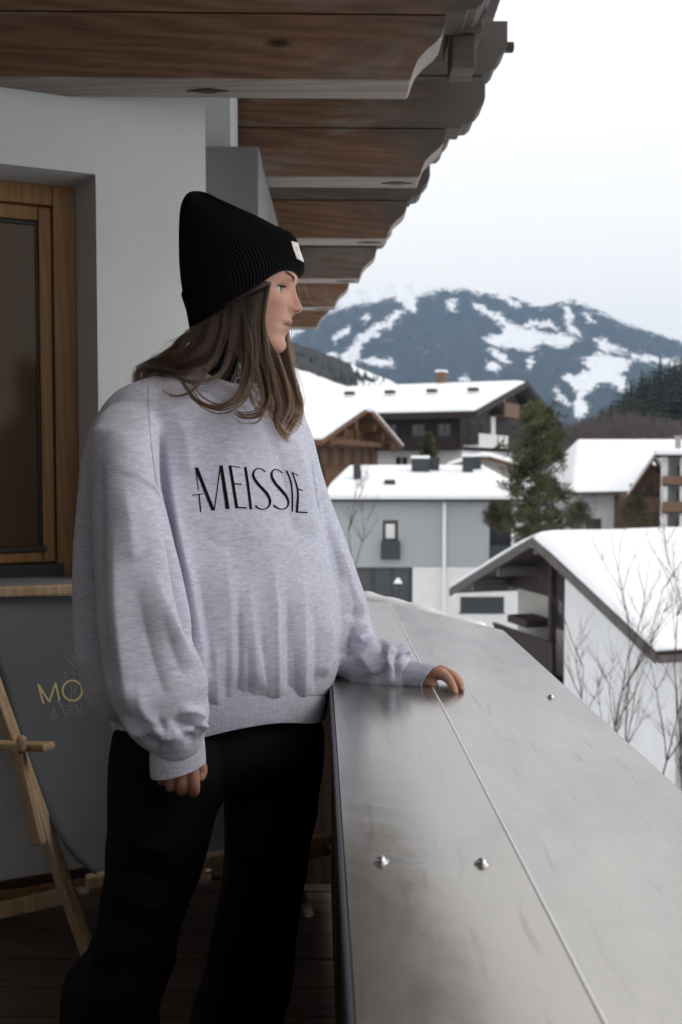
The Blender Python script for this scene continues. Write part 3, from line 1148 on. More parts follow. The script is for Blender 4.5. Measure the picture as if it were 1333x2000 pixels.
class House:
    """local frame: x along the ridge, y across it, z up; origin under the ridge middle at eave level."""
    def __init__(s, name, origin, ridge_dir, label, cat='house', group=None):
        d = Vector((ridge_dir[0], ridge_dir[1], 0)).normalized()
        s.o, s.d, s.c = Vector(origin), d, Vector((-d.y, d.x, 0))
        s.root = empty(name, origin, 0, label, cat, group)

    def w(s, x, y, z):
        return s.o + s.d * x + s.c * y + Vector((0, 0, z))

    def box(s, name, m, x0, x1, y0, y1, z0, z1, parent=None, bevel=0):
        b = MB().prism([s.w(x0, y0, z0), s.w(x1, y0, z0), s.w(x1, y1, z0), s.w(x0, y1, z0)], (0, 0, z1 - z0))
        return b.build(name, m, parent or s.root, bevel=bevel)

    def gable_body(s, name, m, x0, x1, hs, z0, rise_over, hs_roof):
        """box with gable tops up to the roof plane."""
        top = rise_over * (1 - hs / hs_roof)
        pr = [(-hs, z0), (hs, z0), (hs, top - 0.05), (0, rise_over - 0.05), (-hs, top - 0.05)]
        b = MB().prism([s.w(x0, y, z) for y, z in pr], s.d * (x1 - x0))
        return b.build(name, m, s.root)

    def roof(s, x0, x1, hs, rise, m, th=0.22, snow=0.32, snow_m=None, front=-0.04):
        for sg in (-1, 1):
            pr = [(0, rise), (sg * hs, 0), (sg * hs, -th), (0, rise - th)]
            MB().prism([s.w(x0, y, z) for y, z in pr], s.d * (x1 - x0)).build('roof_slope', m, s.root)
        if snow:
            nx, ny = 40, 28
            v = []
            for sgn in (1, 0):
                for j in range(ny):
                    for i in range(nx):
                        y = -hs * 1.005 + 2.01 * hs * j / (ny - 1)
                        x = x0 + front + (x1 - x0 + 0.04 - front) * i / (nx - 1)
                        e1 = min(1, min(j, ny - 1 - j) / 1.6)
                        e2 = min(1, min(i, nx - 1 - i) / 1.6)
                        z = rise * (1 - abs(y) / hs)
                        z -= 0.15 * rise * math.exp(-(y / (0.07 * hs)) ** 2)
                        if sgn:
                            z += snow * (0.35 + 0.65 * (e1 ** 0.5) * (e2 ** 0.5)) + 0.10 * snow * mnoise.noise(Vector((x * 0.5, y * 0.5, s.o.x))) + 0.12 * rise * math.exp(-(y / (0.07 * hs)) ** 2)
                        else:
                            z += 0.015
                        v.append(s.w(x, y, z))
            n = nx * ny
            f = grid_faces(ny, nx)
            f2 = [tuple(n + i for i in q[::-1]) for q in f]
            rim = [i for i in range(nx)] + [j * nx + nx - 1 for j in range(1, ny)] + [(ny - 1) * nx + i for i in range(nx - 2, -1, -1)] + [j * nx for j in range(ny - 2, 0, -1)]
            f3 = [(rim[i], rim[(i + 1) % len(rim)], n + rim[(i + 1) % len(rim)], n + rim[i]) for i in range(len(rim))]
            me = bpy.data.meshes.new('roof_snow')
            me.from_pydata(v, [], f + f2 + f3)
            bm = bmesh.new(); bm.from_mesh(me); bmesh.ops.recalc_face_normals(bm, faces=bm.faces); bm.to_mesh(me); bm.free()
            link('roof_snow', me, snow_m or M_SNOW, s.root, smooth=True)

    def window(s, face, u, z, w_, h, fm, off, mull=1):
        """face 'x+','x-' (gable ends) or 'y+','y-' ; u along the face; off = face position."""
        def q(a, dpt, zz):
            if face[0] == 'x':
                return s.w(off + dpt * (1 if face[1] == '+' else -1), a, zz)
            return s.w(a, off + dpt * (1 if face[1] == '+' else -1), zz)

        def b(u0, u1, z0, z1, d0, d1, mb):
            mb.prism([q(u0, d0, z0), q(u1, d0, z0), q(u1, d1, z0), q(u0, d1, z0)], (0, 0, z1 - z0))
        mb = MB()
        t = 0.09
        u0, u1, z0, z1 = u - w_ / 2, u + w_ / 2, z - h / 2, z + h / 2
        b(u0, u0 + t, z0, z1, 0.003, 0.08, mb)
        b(u1 - t, u1, z0, z1, 0.003, 0.08, mb)
        b(u0 + t, u1 - t, z0, z0 + t, 0.003, 0.08, mb)
        b(u0 + t, u1 - t, z1 - t, z1, 0.003, 0.08, mb)
        for k in range(1, mull + 1):
            uu = u0 + w_ * k / (mull + 1)
            b(uu - 0.03, uu + 0.03, z0 + t, z1 - t, 0.003, 0.07, mb)
        fr = mb.build('window', fm, s.root)
        mb = MB()
        b(u0 + t, u1 - t, z0 + t, z1 - t, 0.004, 0.03, mb)
        mb.build('pane', M_GLASSFAR, fr)
        return fr

    def balcony(s, face, u0, u1, z, off, depth, m, h=1.0, gaps=False, n=None):
        sg = 1 if face[1] == '+' else -1

        def q(a, dpt, zz):
            if face[0] == 'x':
                return s.w(off + dpt * sg, a, zz)
            return s.w(a, off + dpt * sg, zz)

        def b(a0, a1, d0, d1, z0, z1, mb):
            mb.prism([q(a0, d0, z0), q(a1, d0, z0), q(a1, d1, z0), q(a0, d1, z0)], (0, 0, z1 - z0))
        mb = MB()
        b(u0, u1, 0.002, depth, z - 0.15, z, mb)
        root = mb.build('balcony', m, s.root)
        mb = MB()
        b(u0, u1, depth - 0.06, depth + 0.04, z + h - 0.08, z + h, mb)
        mb.build('handrail', m, root)
        mb = MB()
        n = n or max(4, int((u1 - u0) / 0.34))
        st = (u1 - u0) / n
        for i in range(n):
            b(u0 + st * i + 0.015, u0 + st * (i + 1) - (0.10 if gaps else 0.02), depth - 0.05, depth - 0.01, z + 0.002, z + h - 0.082, mb)
        o = mb.build('baluster', m, root)
        o['kind'] = 'stuff'
        return root


def hp(drop_px, Y):
    return ZC - drop_px / F * Y


# ---- hotel: the big dark chalet
Yc = 100.0
pk = Vector((18.4, 100.0, ZC + 8.2))
gd = Vector((14.9, 34.0, 0)).normalized()
rd = Vector((-gd.y, gd.x, 0))          # ridge runs left and away
HO = House('hotel', (pk.x, pk.y, ZC + 4.35), rd, 'large dark brown timber hotel with broad snowy roof and balconies, tallest building in the village', 'hotel')
# local y: +c = perpendicular of rd = (-rd.y, rd.x) -> towards camera left side?
near = 1 if HO.c.y < 0 else -1         # sign of local y that is nearer the camera
HO.gable_body('wall', M_CHOCO, 1.8, 18.4, 16.2, -3.2, 3.85, 18.5)
HO.box('lower_wall', M_WHITEWALL, 1.6, 18.6, -16.0, 16.0, -11.0, -3.25)
HO.roof(-0.3, 19.5, 18.5, 3.85, M_CHOCO, 0.55, 0.30, None, 0.12)
# eave beams under the gable overhang
for y in (-15, -10, -5, 5, 10, 15):
    HO.box('purlin_end', M_CHOCO, 0.0, 1.75, y - 0.18, y + 0.18, 3.85 * (1 - abs(y) / 18.5) - 0.95, 3.85 * (1 - abs(y) / 18.5) - 0.55)
fy = 'y+' if near > 0 else 'y-'
for x in (3.2, 5.6, 8.2, 11.2, 14.4):
    HO.window(fy, x, -1.5, 1.2, 1.2, M_GREYWOOD, near * 16.2, 1)
for x in (4.2, 7.2, 10.2, 13.5):
    HO.window(fy, x, -4.3, 1.3, 1.2, M_WHITEPAINT, near * 16.0, 1)
HO.balcony(fy, 1.7, 17.5, -3.1, near * 16.2, 1.3, M_CHOCO, 1.1)
for y, z, w_ in ((near * 13, -1.5, 1.6), (near * 9.5, -1.5, 1.6), (-near * 3, -1.2, 1.6), (-near * 9, -1.2, 1.6), (0, 1.2, 1.4)):
    HO.window('x-', y, z, w_, 1.9, M_GREYWOOD, 1.8, 1)
HO.balcony('x-', -14, 4.5, -2.9, 1.8, 1.4, M_CHOCO, 1.0)
HO.balcony('x-', 9.0, 15.2, -2.75, 1.8, 1.4, M_WHITEPAINT, 1.0, True, 14)
HO.balcony('x-', 5.0, 8.6, -2.75, 1.8, 1.4, M_WHITEPAINT, 1.0, True, 9)
HO.balcony('x-', 0.0, 6.0, 0.3, 1.8, 1.3, M_RUST, 1.2)
HO.box('white_door', M_WHITEPAINT, 1.68, 1.79, 1.2, 2.0, 1.75, 3.6)
HO.box('white_door', M_WHITEPAINT, 1.68, 1.79, 4.9, 6.3, -1.7, 0.1)
# roof lights / snow guards showing as small dark marks
for x in (2.6, 6.6, 10.8, 15.0):
    yy = near * 9.5
    zz = 3.85 * (1 - 9.5 / 18.5) + 0.42
    b = MB().prism([HO.w(x - 0.55, yy - near * 0.1, zz), HO.w(x + 0.55, yy - near * 0.1, zz), HO.w(x + 0.4, yy + near * 0.5, zz), HO.w(x - 0.4, yy + near * 0.5, zz)], (0, 0, 0.34))
    b.build('roof_vent', M_DARKVENT, HO.root, bevel=0.05)
ch = HO.box('chimney', M_RUST, 8.1, 8.9, near * 0.2, near * 1.2, 3.3, 5.0)
HO.box('chimney_cap', M_SNOW, 8.0, 9.0, near * 0.1, near * 1.3, 5.003, 5.2, ch)

# ---- honey brown chalet on the left
pk = Vector((2.5, 86.0, 0))
gd = Vector((7.9, 30.0, 0)).normalized()
rd = Vector((-gd.y, gd.x, 0))
CH = House('timber_chalet', (2.01, 70.5, ZC + 1.41), rd, 'honey brown timber chalet with snowy gable roof, left of the dark hotel', 'chalet')
near = 1 if CH.c.y < 0 else -1
CH.gable_body('wall', M_HONEY, 1.64, 16.4, 10, -5.3, 2.62, 12.3)
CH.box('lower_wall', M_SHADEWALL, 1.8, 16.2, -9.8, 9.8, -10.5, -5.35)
CH.roof(0, 18, 12.3, 2.62, M_HONEY, 0.33, 0.40)
for k, y in enumerate((-9, -5.7, -2.9, 2.9, 5.7, 9)):
    z = 2.62 * (1 - abs(y) / 12.3) - 0.75
    CH.box('purlin_end', M_HONEY, 0.25, 1.6, y - 0.2, y + 0.2, z - 0.3, z + 0.2)
CH.box('tie_beam', M_HONEY, 0.82, 1.15, -7.8, 7.8, -0.16, 0.2)
CH.box('king_post', M_HONEY, 0.86, 1.1, -0.16, 0.16, 0.21, 2.0)
for y in (-7.4, -4.5, -1.6, 1.6, 4.5, 7.4):
    CH.window('x-', y, -0.9, 1.07, 1.23, M_RUST, 1.64, 1)
for y in (-6.6, -2.5, 2.5, 6.6):
    CH.window('x-', y, -6.6, 1.2, 1.3, M_WHITEPAINT, 1.8, 1)
CH.balcony('x-', -9.8, 9.8, -2.6, 1.64, 1.15, M_HONEY, 0.9)
for x in (4, 7.4, 10.7, 14):
    CH.window('y+' if near > 0 else 'y-', x, -2.4, 1.07, 1.23, M_RUST, near * 10, 1)

# ---- grey modern house
GR = empty('modern_house', (3, 50, -8.5), 0, 'modern blue grey house with flat white ground floor and low snowy roof, below the hotel', 'house')
yF = 50.0
xL, xR = P(600, 1000, yF).x, P(957, 1000, yF).x
zE, zM = P(800, 979, yF).z, P(800, 1108, yF).z
# blue grey facade boards split by the downpipe
xd = P(868, 1000, yF).x
xw0, xw1 = P(748, 1000, yF).x, P(778, 1000, yF).x
zw0, zw1 = P(760, 1088, yF).z, P(760, 1016, yF).z


def gbox(name, m, x0, x1, y0, y1, z0, z1, parent=GR, bevel=0):
    return MB().box(x0, x1, y0, y1, z0, z1).build(name, m, parent, bevel=bevel)


gbox('upper_wall', M_GREYBLUE, xL, xw0, yF, yF + 0.4, zM, zE)
gbox('upper_wall', M_GREYBLUE, xw0, xw1, yF, yF + 0.4, zM, zw0)
gbox('upper_wall', M_GREYBLUE, xw0, xw1, yF, yF + 0.4, zw1, zE)
gbox('upper_wall', M_GREYBLUE, xw1, xd - 0.012, yF, yF + 0.4, zM, zE)
gbox('upper_wall', M_GREYBLUE, xd + 0.012, xR, yF, yF + 0.4, zM, zE)
gbox('core', M_DARKVENT, xL + 0.2, xR - 0.05, yF + 0.42, yF + 9.5, -10, zE - 0.02)
wf = gbox('window', M_DARKVENT, xw0 + 0.02, xw0 + 0.09, yF + 0.1, yF + 0.18, zw0, zw1)
gbox('frame', M_DARKVENT, xw1 - 0.09, xw1 - 0.02, yF + 0.1, yF + 0.18, zw0, zw1, wf)
gbox('frame', M_DARKVENT, xw0 + 0.091, xw1 - 0.091, yF + 0.1, yF + 0.18, zw1 - 0.08, zw1, wf)
gbox('pane', M_GLASSFAR, xw0 + 0.092, xw1 - 0.092, yF + 0.13, yF + 0.15, zw0, zw1 - 0.081, wf)
gbox('curtain', M_WHITEPAINT, xw0 + 0.16, xw1 - 0.16, yF + 0.118, yF + 0.128, (zw0 + zw1) / 2, zw1 - 0.2, wf)
bl = gbox('window_balcony', M_DARKVENT, xw0 - 0.10, xw1 + 0.10, yF - 0.32, yF - 0.28, zw0 - 0.1, zw0 + 0.85)
gbox('window_balcony', M_DARKVENT, xw0 - 0.10, xw1 + 0.10, yF - 0.275, yF - 0.003, zw0 - 0.1, zw0 - 0.04)
zG = zM - 4.6
xg0, xg1 = P(690, 1000, yF).x, P(807, 1000, yF).x
zg1, zg0 = P(760, 1112, yF).z, P(760, 1184, yF).z
gbox('lower_wall', M_WHITEWALL, xg1, xR + 1.6, yF + 0.02, yF + 0.4, zG, zM - 0.003)
gbox('lower_wall', M_WHITEWALL, xL, xg1 - 0.002, yF + 0.02, yF + 0.4, zG, zg0)
gbox('lintel', M_DARKVENT, xL, xg1 - 0.002, yF + 0.02, yF + 0.4, zg1, zM - 0.003)
sw = gbox('shop_window', M_GLASSFAR, xL, xg1 - 0.01, yF + 0.2, yF + 0.24, zg0, zg1)
for t in (0.25, 0.5, 0.75, 0.98):
    xx = xg0 - 1 + (xg1 - xg0 + 1) * t
    gbox('mullion', M_DARKVENT, xx - 0.05, xx + 0.05, yF + 0.12, yF + 0.198, zg0, zg1, sw)
gbox('downpipe', M_WHITEPAINT, xd - 0.08, xd + 0.08, yF - 0.17, yF - 0.02, zG, zE)
x0, x1 = P(957, 1000, yF).x, P(1006, 1000, yF).x
gbox('recess', M_DARKVENT, x0 + 0.002, x1, yF + 0.9, yF + 1.2, zM, zE)
gbox('recess_rail', M_DARKVENT, x0 + 0.002, x1, yF - 0.02, yF + 0.03, zM + 0.02, zM + 1.1)
gbox('recess_floor', M_WHITEWALL, x0 + 0.002, x1 + 0.1, yF - 0.05, yF + 0.89, zM - 0.13, zM - 0.002)
gbox('side_wall', M_WHITEWALL, x1 + 0.002, x1 + 1.2, yF + 0.05, yF + 0.4, zM, zE)
x2, x3 = P(900, 1160, yF).x, P(985, 1160, yF).x
w2 = gbox('strip_window', M_GLASSFAR, x2, x3, yF - 0.02, yF + 0.015, P(940, 1196, yF).z, P(940, 1166, yF).z)
gbox('frame', M_DARKVENT, x2 - 0.06, x3 + 0.06, yF - 0.03, yF - 0.022, P(940, 1199, yF).z, P(940, 1196.2, yF).z, w2)
# low hipped roof with snow
xa, xb = P(632, 978, yF).x, P(1040, 978, yF).x
ye = yF - 0.5
zr = P(800, 916, 59).z
gbox('eave_board', M_DARKVENT, xa, xb, ye, yF + 9.6, zE - 0.02, zE + 0.13)
nx, ny = 60, 24
v = []
for sgn in (1, 0):
    for j in range(ny):
        for i in range(nx):
            u, t = i / (nx - 1), j / (ny - 1)
            x, y = xa + (xb - xa) * u, ye - 0.03 + 10 * t
            dx = min(u, 1 - u) * (xb - xa)
            dy = min(t, 1.0) * 10
            z = zE + 0.13 + min((zr - zE) * 0.85, 0.95 * dx, 0.17 * dy)
            if sgn:
                e1 = min(1, min(i, nx - 1 - i) / 1.5, j / 1.5, (ny - 1 - j) / 1.5)
                z += 0.12 + 0.22 * e1 + 0.06 * mnoise.noise(Vector((x * 0.6, y * 0.6, 3)))
            else:
                z += 0.01
            v.append((x, y, z))
n = nx * ny
f = grid_faces(ny, nx)
rim = [i for i in range(nx)] + [j * nx + nx - 1 for j in range(1, ny)] + [(ny - 1) * nx + i for i in range(nx - 2, -1, -1)] + [j * nx for j in range(ny - 2, 0, -1)]
me = bpy.data.meshes.new('roof_snow')
me.from_pydata(v, [], f + [tuple(n + i for i in q[::-1]) for q in f] + [(rim[i], rim[(i + 1) % len(rim)], n + rim[(i + 1) % len(rim)], n + rim[i]) for i in range(len(rim))])
link('roof_snow', me, M_SNOW, GR, smooth=True)


def roof_z(x, y):
    dx = min(x - xa, xb - x)
    return zE + 0.13 + min((zr - zE) * 0.85, 0.95 * dx, 0.17 * (y - ye)) + 0.3


for px, py, w_, h_, Yv in ((698, 952, 0.40, 0.75, 53), (762, 964, 0.55, 0.22, 51.6), (822, 930, 0.95, 0.75, 55), (848, 928, 0.6, 0.7, 55.6), (915, 930, 0.55, 0.85, 55), (932, 924, 0.5, 0.7, 56)):
    x = P(px, py, Yv).x
    z = roof_z(x, Yv) - 0.2
    c_ = gbox('roof_vent', M_DARKVENT, x - w_ / 2, x + w_ / 2, Yv, Yv + 0.5, z, z + h_ + 0.25, GR, 0.04)
    if w_ > 0.9 or h_ > 0.8:
        gbox('snow_cap', M_SNOW, x - w_ / 2 - 0.03, x + w_ / 2 + 0.03, Yv - 0.03, Yv + 0.53, z + h_ + 0.253, z + h_ + 0.42, c_, 0.05)

# ---- small snowy gable roof between the modern house and the hotel
SM = House('small_house', (P(962, 900, 66).x, 70, P(962, 912, 66).z), (0.12, 1, 0), 'small house with low snowy gable roof, just behind the modern grey house', 'house')
SM.gable_body('wall', M_SHADEWALL, -3.2, 5, 2.0, -4, 0.75, 2.6)
SM.roof(-4, 6, 2.6, 0.75, M_HONEY, 0.2, 0.3)
SM.window('x-', 0, -0.9, 0.8, 0.9, M_WHITEPAINT, -3.2, 1)

# ---- white house at the right with a hipped snow roof and a brown gable
Yr = 70.0
WH = empty('white_house', (P(1200, 960, Yr).x, Yr, -9), 0, 'white house with thick hipped snow roof and brown timber gable, right of the tall pine', 'house')
xa, xb = P(1112, 960, Yr).x, P(1262, 960, Yr).x
ze = P(1150, 962, Yr).z
zr = P(1150, 856, Yr + 8).z
# hip roof solid of snow on dark slab
b = MB()
rp = [Vector((P(1130, 853, Yr + 8).x, Yr + 8, zr)), Vector((P(1420, 853, Yr + 8).x, Yr + 8, zr))]
cor = [Vector((xa, Yr - 0.6, ze)), Vector((P(1420, 960, Yr).x, Yr - 0.6, ze + 0.2)), Vector((P(1420, 960, Yr).x, Yr + 15, ze)), Vector((xa, Yr + 15, ze))]
b.add(cor + rp, [(0, 1, 5, 4), (1, 2, 5), (2, 3, 4, 5), (3, 0, 4), (0, 3, 2, 1)])
b.build('roof_snow', M_SNOW, WH, bevel=0.35, segs=4, smooth=True)
b = MB()
dz = Vector((0, 0, -0.22))
b.prism([c_ + Vector((0.05 if i in (0, 3) else -0.05, 0.05 if i < 2 else -0.05, -0.005)) for i, c_ in enumerate(cor)], (0, 0, -0.18))
b.build('eaves', M_GREYWOOD, WH)
wl0 = P(1143, 1000, Yr + 0.4).x
MB().box(wl0, P(1205, 1000, Yr).x, Yr + 0.6, Yr + 14, -10, ze - 0.2).build('wall', M_WHITEWALL, WH)
wx0, wx1 = P(1149, 1020, Yr + .5).x, P(1172, 1020, Yr + .5).x
w_ = MB().box(wx0 - 0.12, wx1 + 0.12, Yr + 0.54, Yr + 0.598, P(1150, 1034, Yr + .5).z, P(1150, 1013, Yr + .5).z).build('window', M_HONEY, WH)
MB().box(wx0, wx1, Yr + 0.5, Yr + 0.538, P(1150, 1031, Yr + .5).z, P(1150, 1017, Yr + .5).z).build('pane', M_GLASSFAR, w_)
MB().box(P(1140, 1000, Yr).x, P(1166, 1000, Yr).x, Yr - 0.1, Yr + 0.55, P(1150, 983, Yr).z, P(1150, 958, Yr).z).build('grey_bay', M_GREYBLUE, WH)
# projecting gable wing
Yg = 66.0
gp = Vector((P(1279, 893, Yg).x, Yg, P(1279, 893, Yg).z))
gl = Vector((P(1226, 968, Yg).x, Yg, P(1226, 968, Yg).z))
gr = Vector((P(1332, 968, Yg).x, Yg, P(1332, 968, Yg).z))
b = MB().prism([gl + Vector((0.25, 0.8, 0.05)), gr + Vector((-0.25, 0.8, 0.05)), gp + Vector((0, 0.8, -0.3))], (1.9, 6, 0))
b.build('gable_wall', M_RUST, WH)
MB().box(gl.x + 0.4, gr.x - 0.4, Yg + 0.85, Yg + 6, -10, gl.z).build('wall', M_RUST, WH)
for s0, s1 in ((gl, gp), (gr, gp)):
    MB().prism([s0, s1, s1 - Vector((0, 0, 0.22)), s0 - Vector((0, 0, 0.22))], (2.3, 7.5, 0)).build('roof_slope', M_RUST, WH)
    MB().prism([s0 + Vector((0, -0.05, 0.003)), s1 + Vector((0, -0.05, 0.003)), s1 + Vector((0, -0.05, 0.36)), s0 + Vector((0, -0.05, 0.30))], (2.3, 7.5, 0)).build('roof_snow', M_SNOW, WH, bevel=0.08, segs=2)
for px in (1258, 1292):
    w_ = MB().box(P(px - 7, 0, Yg).x, P(px + 7, 0, Yg).x, Yg + 0.76, Yg + 0.798, P(0, 968, Yg).z, P(0, 945, Yg).z).build('window', M_GREYWOOD, WH)
    MB().box(P(px - 5, 0, Yg).x, P(px + 5, 0, Yg).x, Yg + 0.73, Yg + 0.758, P(0, 966, Yg).z, P(0, 947, Yg).z).build('pane', M_GLASSFAR, w_)
b = MB().box(gl.x + 0.5, gr.x - 0.5, Yg - 0.3, Yg + 0.82, P(0, 1000, Yg).z, P(0, 996, Yg).z)
bb = b.build('balcony', M_RUST, WH)
MB().box(gl.x + 0.5, gr.x - 0.5, Yg - 0.36, Yg - 0.305, P(0, 1000, Yg).z, P(0, 972, Yg).z).build('balcony_front', M_RUST, bb)

# ---- neighbour at the right edge: red brown balconies between white posts
Yn_ = 60.0


def nbbox(x0, x1, y0, y1, z0, z1):
    k = 0.335
    return MB().prism([Vector((x0 + k * (y0 - 60), y0, z0)), Vector((x1 + k * (y0 - 60), y0, z0)), Vector((x1 + k * (y1 - 60), y1, z0)), Vector((x0 + k * (y1 - 60), y1, z0))], (0, 0, z1 - z0))


NB = empty('balcony_house', (P(1330, 1000, Yn_).x, Yn_, -9), 0, 'house with red brown balconies between white posts and a chimney, at the right edge', 'house')
xq = P(1294, 1000, Yn_).x
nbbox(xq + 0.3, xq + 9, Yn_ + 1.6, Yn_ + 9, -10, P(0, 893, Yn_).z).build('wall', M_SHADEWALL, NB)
for px in (1313, 1352, 1392):
    nbbox(P(px - 7, 0, Yn_).x, P(px + 7, 0, Yn_).x, Yn_ + 0.25, Yn_ + 0.75, -10, P(0, 893, Yn_).z).build('post', M_WHITEWALL, NB)
for y0, y1 in ((946, 930), (1000, 980), (1052, 1035)):
    bb = nbbox(xq, xq + 9, Yn_ + 0.0, Yn_ + 1.6, P(0, y0 + 3, Yn_).z, P(0, y0, Yn_).z).build('balcony', M_CHOCO, NB)
    nbbox(xq, xq + 9, Yn_ - 0.06, Yn_ - 0.003, P(0, y0, Yn_).z, P(0, y1, Yn_).z).build('balcony_front', M_RUST, bb)
    for k in range(3):
        nbbox(xq + 0.9 + 2.2 * k, xq + 2.0 + 2.2 * k, Yn_ + 1.5, Yn_ + 1.59, P(0, y1, Yn_).z, P(0, y1 - 20, Yn_).z).build('window', M_GLASSFAR, NB)
nbbox(xq - 0.5, xq + 9.5, Yn_ - 0.6, Yn_ + 9.5, P(0, 893, Yn_).z + 0.003, P(0, 889, Yn_).z).build('eaves', M_CHOCO, NB)
nbbox(xq - 0.55, xq + 9.5, Yn_ - 0.65, Yn_ + 9.5, P(0, 889, Yn_).z + 0.003, P(0, 876, Yn_).z).build('roof_snow', M_SNOW, NB, bevel=0.2, segs=3)
c_ = nbbox(P(1312, 0, 62).x, P(1324, 0, 62).x, 62, 62.4, P(0, 885, 62).z, P(0, 855, 62).z).build('chimney', M_CONC, NB)
nbbox(P(1310, 0, 62).x, P(1326, 0, 62).x, 61.95, 62.45, P(0, 855, 62).z + 0.002, P(0, 851, 62).z).build('chimney_cap', M_CONC, c_)

# ---- near house at the right: big snow roof, open gable towards us
YN = 24.0
nf = Vector((0.320 * YN, YN, 0))
ff = Vector((0.111 * 1.51 * YN, 1.51 * YN, 0))
gdir = (nf - ff).normalized()
mid = (nf + ff) / 2
hs = (nf - ff).length / 2
ridge_d = Vector((-gdir.y, gdir.x, 0))
if ridge_d.x < 0:
    ridge_d = -ridge_d
z_eave = ZC - 0.190 * YN
rise = 0.098 * YN
NH = House('farmhouse', (mid.x, mid.y, z_eave), ridge_d, 'near white farmhouse with a wide smooth snow roof and dark open gable', 'house')
near = 1 if NH.c.y < 0 else -1
NH.roof(0.0, 16, hs, rise, M_CHOCO, 0.20, 0.30)
# verge boards along the open gable
for sg in (-1, 1):
    pr = [(0, rise - 0.02), (sg * hs * 1.0, -0.02), (sg * hs * 1.0, -0.30), (0, rise - 0.30)]
    MB().prism([NH.w(-0.07, y, z) for y, z in pr], NH.d * 0.065).build('verge_board', M_GREYWOOD, NH.root)
wz = lambda y: rise * (1 - abs(y) / hs) - 0.23
# near half: white wall close to the roof edge
zb = -7.5
yA, yB = near * 0.05 * hs, near * 0.93 * hs
MB().prism([NH.w(0.9, yA, zb), NH.w(0.9, yB, zb), NH.w(0.9, yB, wz(yB)), NH.w(0.9, yA, wz(yA))], NH.d * 13).build('wall', M_WHITEWALL, NH.root)
# far half: set back under the roof
yC = -near * 0.8 * hs
yD = -near * 0.75 * hs
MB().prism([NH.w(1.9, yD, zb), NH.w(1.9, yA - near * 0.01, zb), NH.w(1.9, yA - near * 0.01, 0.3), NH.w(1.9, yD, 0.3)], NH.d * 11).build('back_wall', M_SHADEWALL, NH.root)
MB().prism([NH.w(1.4, yC, 0.25), NH.w(1.4, yA - near * 0.01, 0.25), NH.w(1.4, yA - near * 0.01, wz(yA)), NH.w(1.4, 0, wz(0)), NH.w(1.4, yC, wz(yC))], NH.d * 0.28).build('gable_boarding', M_CHOCO, NH.root)
for y in (-0.72, -0.4, 0.0):
    yy = -near * abs(y) * hs
    z = wz(yy) - 0.05
    NH.box('purlin_end', M_GREYWOOD, 0.05, 1.38, yy - 0.11, yy + 0.11, z - 0.28, z)
NH.box('post', M_CHOCO, 0.9, 1.1, -near * 0.10 * hs - 0.09, -near * 0.10 * hs + 0.09, -2.6, wz(0.05 * hs) - 0.3)
NH.window('x-', -near * 0.265 * hs, -0.35, 0.6, 1.0, M_GREYWOOD, 1.9, 0)
yb0, yb1 = sorted((-near * 0.04 * hs, -near * 0.70 * hs))
b0 = NH.balcony('x-', yb0, yb1, -2.4, 1.9, 1.1, M_CHOCO, 1.4)
NH.box('balcony_shelf', M_CHOCO, 0.9, 1.85, -near * 0.45 * hs - 0.7, -near * 0.45 * hs + 0.7, -0.85, -0.6)
# white long side under the near eave, with a dark window and lean-to
NH.box('side_bay', M_SHADEWALL, 2.2, 9, near * 0.935 * hs, near * 0.99 * hs, zb, -0.55)
NH.window('y+' if near > 0 else 'y-', 3.4, -2.6, 1.0, 1.6, M_CHOCO, near * 0.99 * hs, 1)
NH.box('gutter', M_GREYWOOD, 0.0, 15.5, near * hs * 1.0, near * (hs + 0.14), -0.28, -0.10)
NH.box('side_shelf', M_CHOCO, 1.2, 6, near * 1.0 * hs, near * (hs + 1.0), -3.9, -3.75)
NH.box('side_balcony', M_CHOCO, 0.9, 7, near * 0.995 * hs, near * (hs + 0.45), -3.5, -1.7)

# ---- street lamp with a cap of snow
LP = P(778, 1150, 38)
SL = empty('street_lamp', (LP.x, LP.y, -8), 0, 'slim street lamp with snow on its head, in front of the modern house', 'street lamp')
MB().tube([(LP.x, LP.y, -8), (LP.x, LP.y, LP.z)], [0.06, 0.04], 10).build('pole', M_DARKVENT, SL)
MB().tube([(LP.x, LP.y, LP.z), (LP.x, LP.y, LP.z + 0.06), (LP.x, LP.y, LP.z + 0.10)], [0.05, 0.18, 0.20], 16).build('lamp_head', M_DARKVENT, SL)
MB().tube([(LP.x, LP.y, LP.z + 0.20), (LP.x, LP.y, LP.z + 0.27), (LP.x, LP.y, LP.z + 0.33)], [0.16, 0.15, 0.09], 16).build('snow_cap', M_SNOW, SL, smooth=True)


